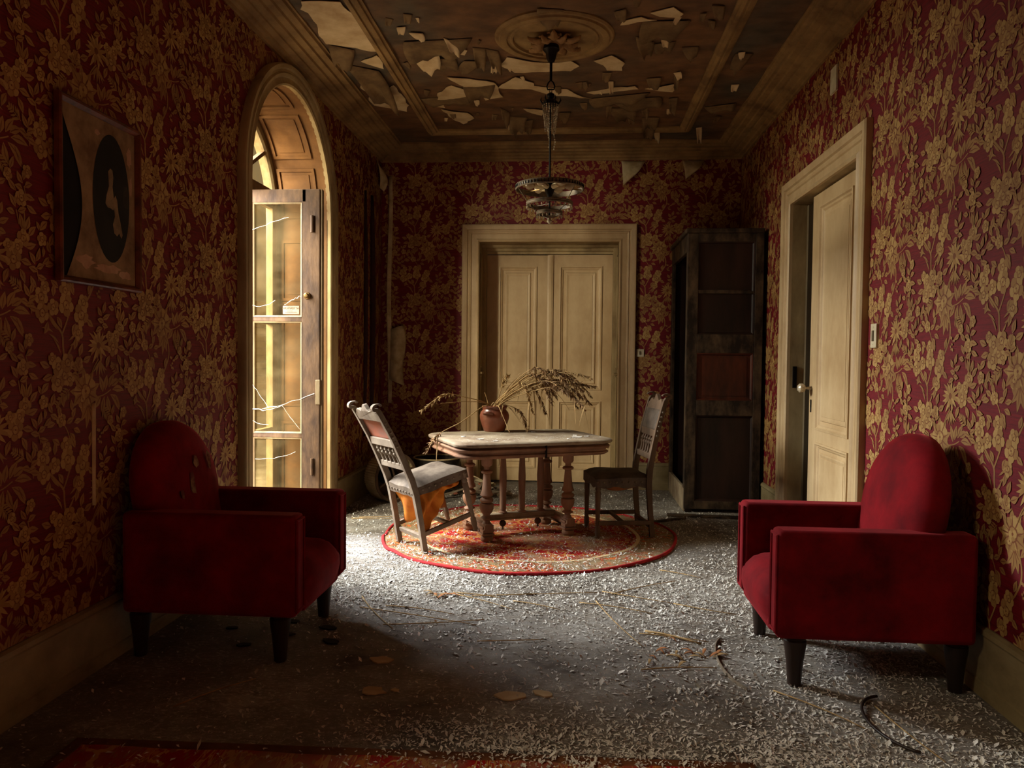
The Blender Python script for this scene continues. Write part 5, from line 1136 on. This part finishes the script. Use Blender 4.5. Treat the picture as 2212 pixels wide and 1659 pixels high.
# countless plaster flakes
def flakes():
    N = 380000; x = RNG.uniform(-1.92, 1.58, N); y = 1.7+RNG.beta(1.0, 1.25, N)*6.0
    def nz(x, y, f, p): return .5+.5*np.sin(x*f+p+1.7*np.sin(y*f*.8+p*2))*np.sin(y*f*1.1+p*.7+1.3*np.sin(x*f*.9))
    cl = .25+.75*nz(x, y, 3.1, .4)*nz(x, y, 7.3, 2.1)+.35*nz(x, y, 17, 1.1)*nz(x, y, 29, .3)
    right = np.clip((x+.7)/1.3, 0, 1); mid = np.exp(-((y-4.35)/.55)**2)
    den = (.06+.62*right*np.exp(-((y-2.9)/.9)**2)+1.3*mid*np.clip((x+1.6)/.4, 0, 1)+.22*(y > 4.9)+.8*np.exp(-((y-2.55)/.16)**2)*np.clip((x+.95)/.4, 0, 1))*cl
    keep = RNG.random(N) < den*.62; x = x[keep]; y = y[keep]; n = len(x)
    onrug = np.hypot(x-RCX, y-RCY) < RR*.97
    k2 = ~(onrug & (RNG.random(n) < .25)); x = x[k2]; y = y[k2]; onrug = onrug[k2]; n = len(x)
    L_ = RNG.gamma(3, .0016, n)+.0020; w = L_*RNG.uniform(.25, .6, n); a = RNG.uniform(0, 2*np.pi, n); t = RNG.normal(0, .45, n)
    oncarpet = (x > -1.65) & (x < .66) & (y < 2.49)
    z0 = np.where(onrug, .020, np.where(oncarpet, .0175, .0025))+np.abs(np.sin(t))*L_*.5
    c, s = np.cos(a), np.sin(a); V = np.zeros((n, 4, 3))
    for i, (u, v) in enumerate(((-1,-.5),(.2,-1),(1,.4),(-.3,1))):
        uu, vv = u*L_, v*w; V[:, i, 0] = x+uu*c*np.cos(t)-vv*s; V[:, i, 1] = y+uu*s*np.cos(t)+vv*c; V[:, i, 2] = z0+uu*np.sin(t)+(.002 if i % 2 else 0)
    me = bpy.data.meshes.new('plaster_flakes'); me.from_pydata(V.reshape(-1, 3).tolist(), [], np.arange(4*n).reshape(-1, 4).tolist()); me.materials.append(MT['chips'])
    o = bpy.data.objects.new('plaster_flakes', me); COL.objects.link(o); tag(o, 'countless white plaster flakes scattered over the floor and rug', 'plaster flakes', kind='stuff')
flakes()
def table_dust():
    n = 500; pts = MB()
    rg = random.Random(4); c_, s_ = math.cos(TA), math.sin(TA)
    for i in range(260):
        x = rg.uniform(-.54, .54); y = rg.uniform(-.38, .38) if i % 2 else rg.gauss(-.22, .08)
        if abs(y) > .38: continue
        s = rg.uniform(.003, .010); p = [(x+s*math.cos(a)*rg.uniform(.5,1.2), y+s*.6*math.sin(a)*rg.uniform(.5,1.2)) for a in (0, 1.3, 2.6, 3.9, 5.2)]
        pts.add([(TC[0]+u*c_-v*s_, TC[1]+u*s_+v*c_, TZ+TH+.0015) for u, v in p], [(0,1,2,3,4)])
    tag(pts.build('table_flakes', 'chips'), 'tiny white flakes sprinkled over the table top', 'plaster flakes', kind='stuff')
table_dust()
# cobwebs on the open window leaf
cw = MB(); rg = random.Random(8); MT['web'] = mat('cobweb', (226,220,206), (190,180,160), .9, 20)
def web(p0, p1, sag, r, n=10):
    A, B = Vector(p0), Vector(p1); r *= .6; cw.tube([A.lerp(B, t)+Vector((0, 0, -sag*math.sin(PI*t)+rg.uniform(-.006,.006))) for t in np.linspace(0, 1, n)], [r*rg.uniform(.5,1.6) for _ in range(n)], 5)
yw = YLF-.028
web((-2.36,yw,.90),(-1.86,yw,1.03),.02,.0035); web((-2.36,yw,.93),(-2.10,yw,.94),.03,.003); web((-2.2,yw,.92),(-2.36,yw,1.15),.0,.0016); web((-2.1,yw,.94),(-1.96,yw,.76),.0,.0018); web((-2.36,yw,.86),(-2.2,yw,.80),.02,.002)
web((-2.08,yw,1.675),(-1.96,yw,1.735),.0,.003); web((-2.36,yw,1.68),(-2.15,yw,1.70),.03,.002); web((-2.36,yw,2.20),(-2.05,yw,2.30),.0,.0018); web((-2.3,yw,.55),(-2.0,yw,.6),.02,.0016)
tag(cw.build('cobweb', 'web'), 'white dusty cobweb strands across the open window leaf', 'cobweb', kind='stuff')
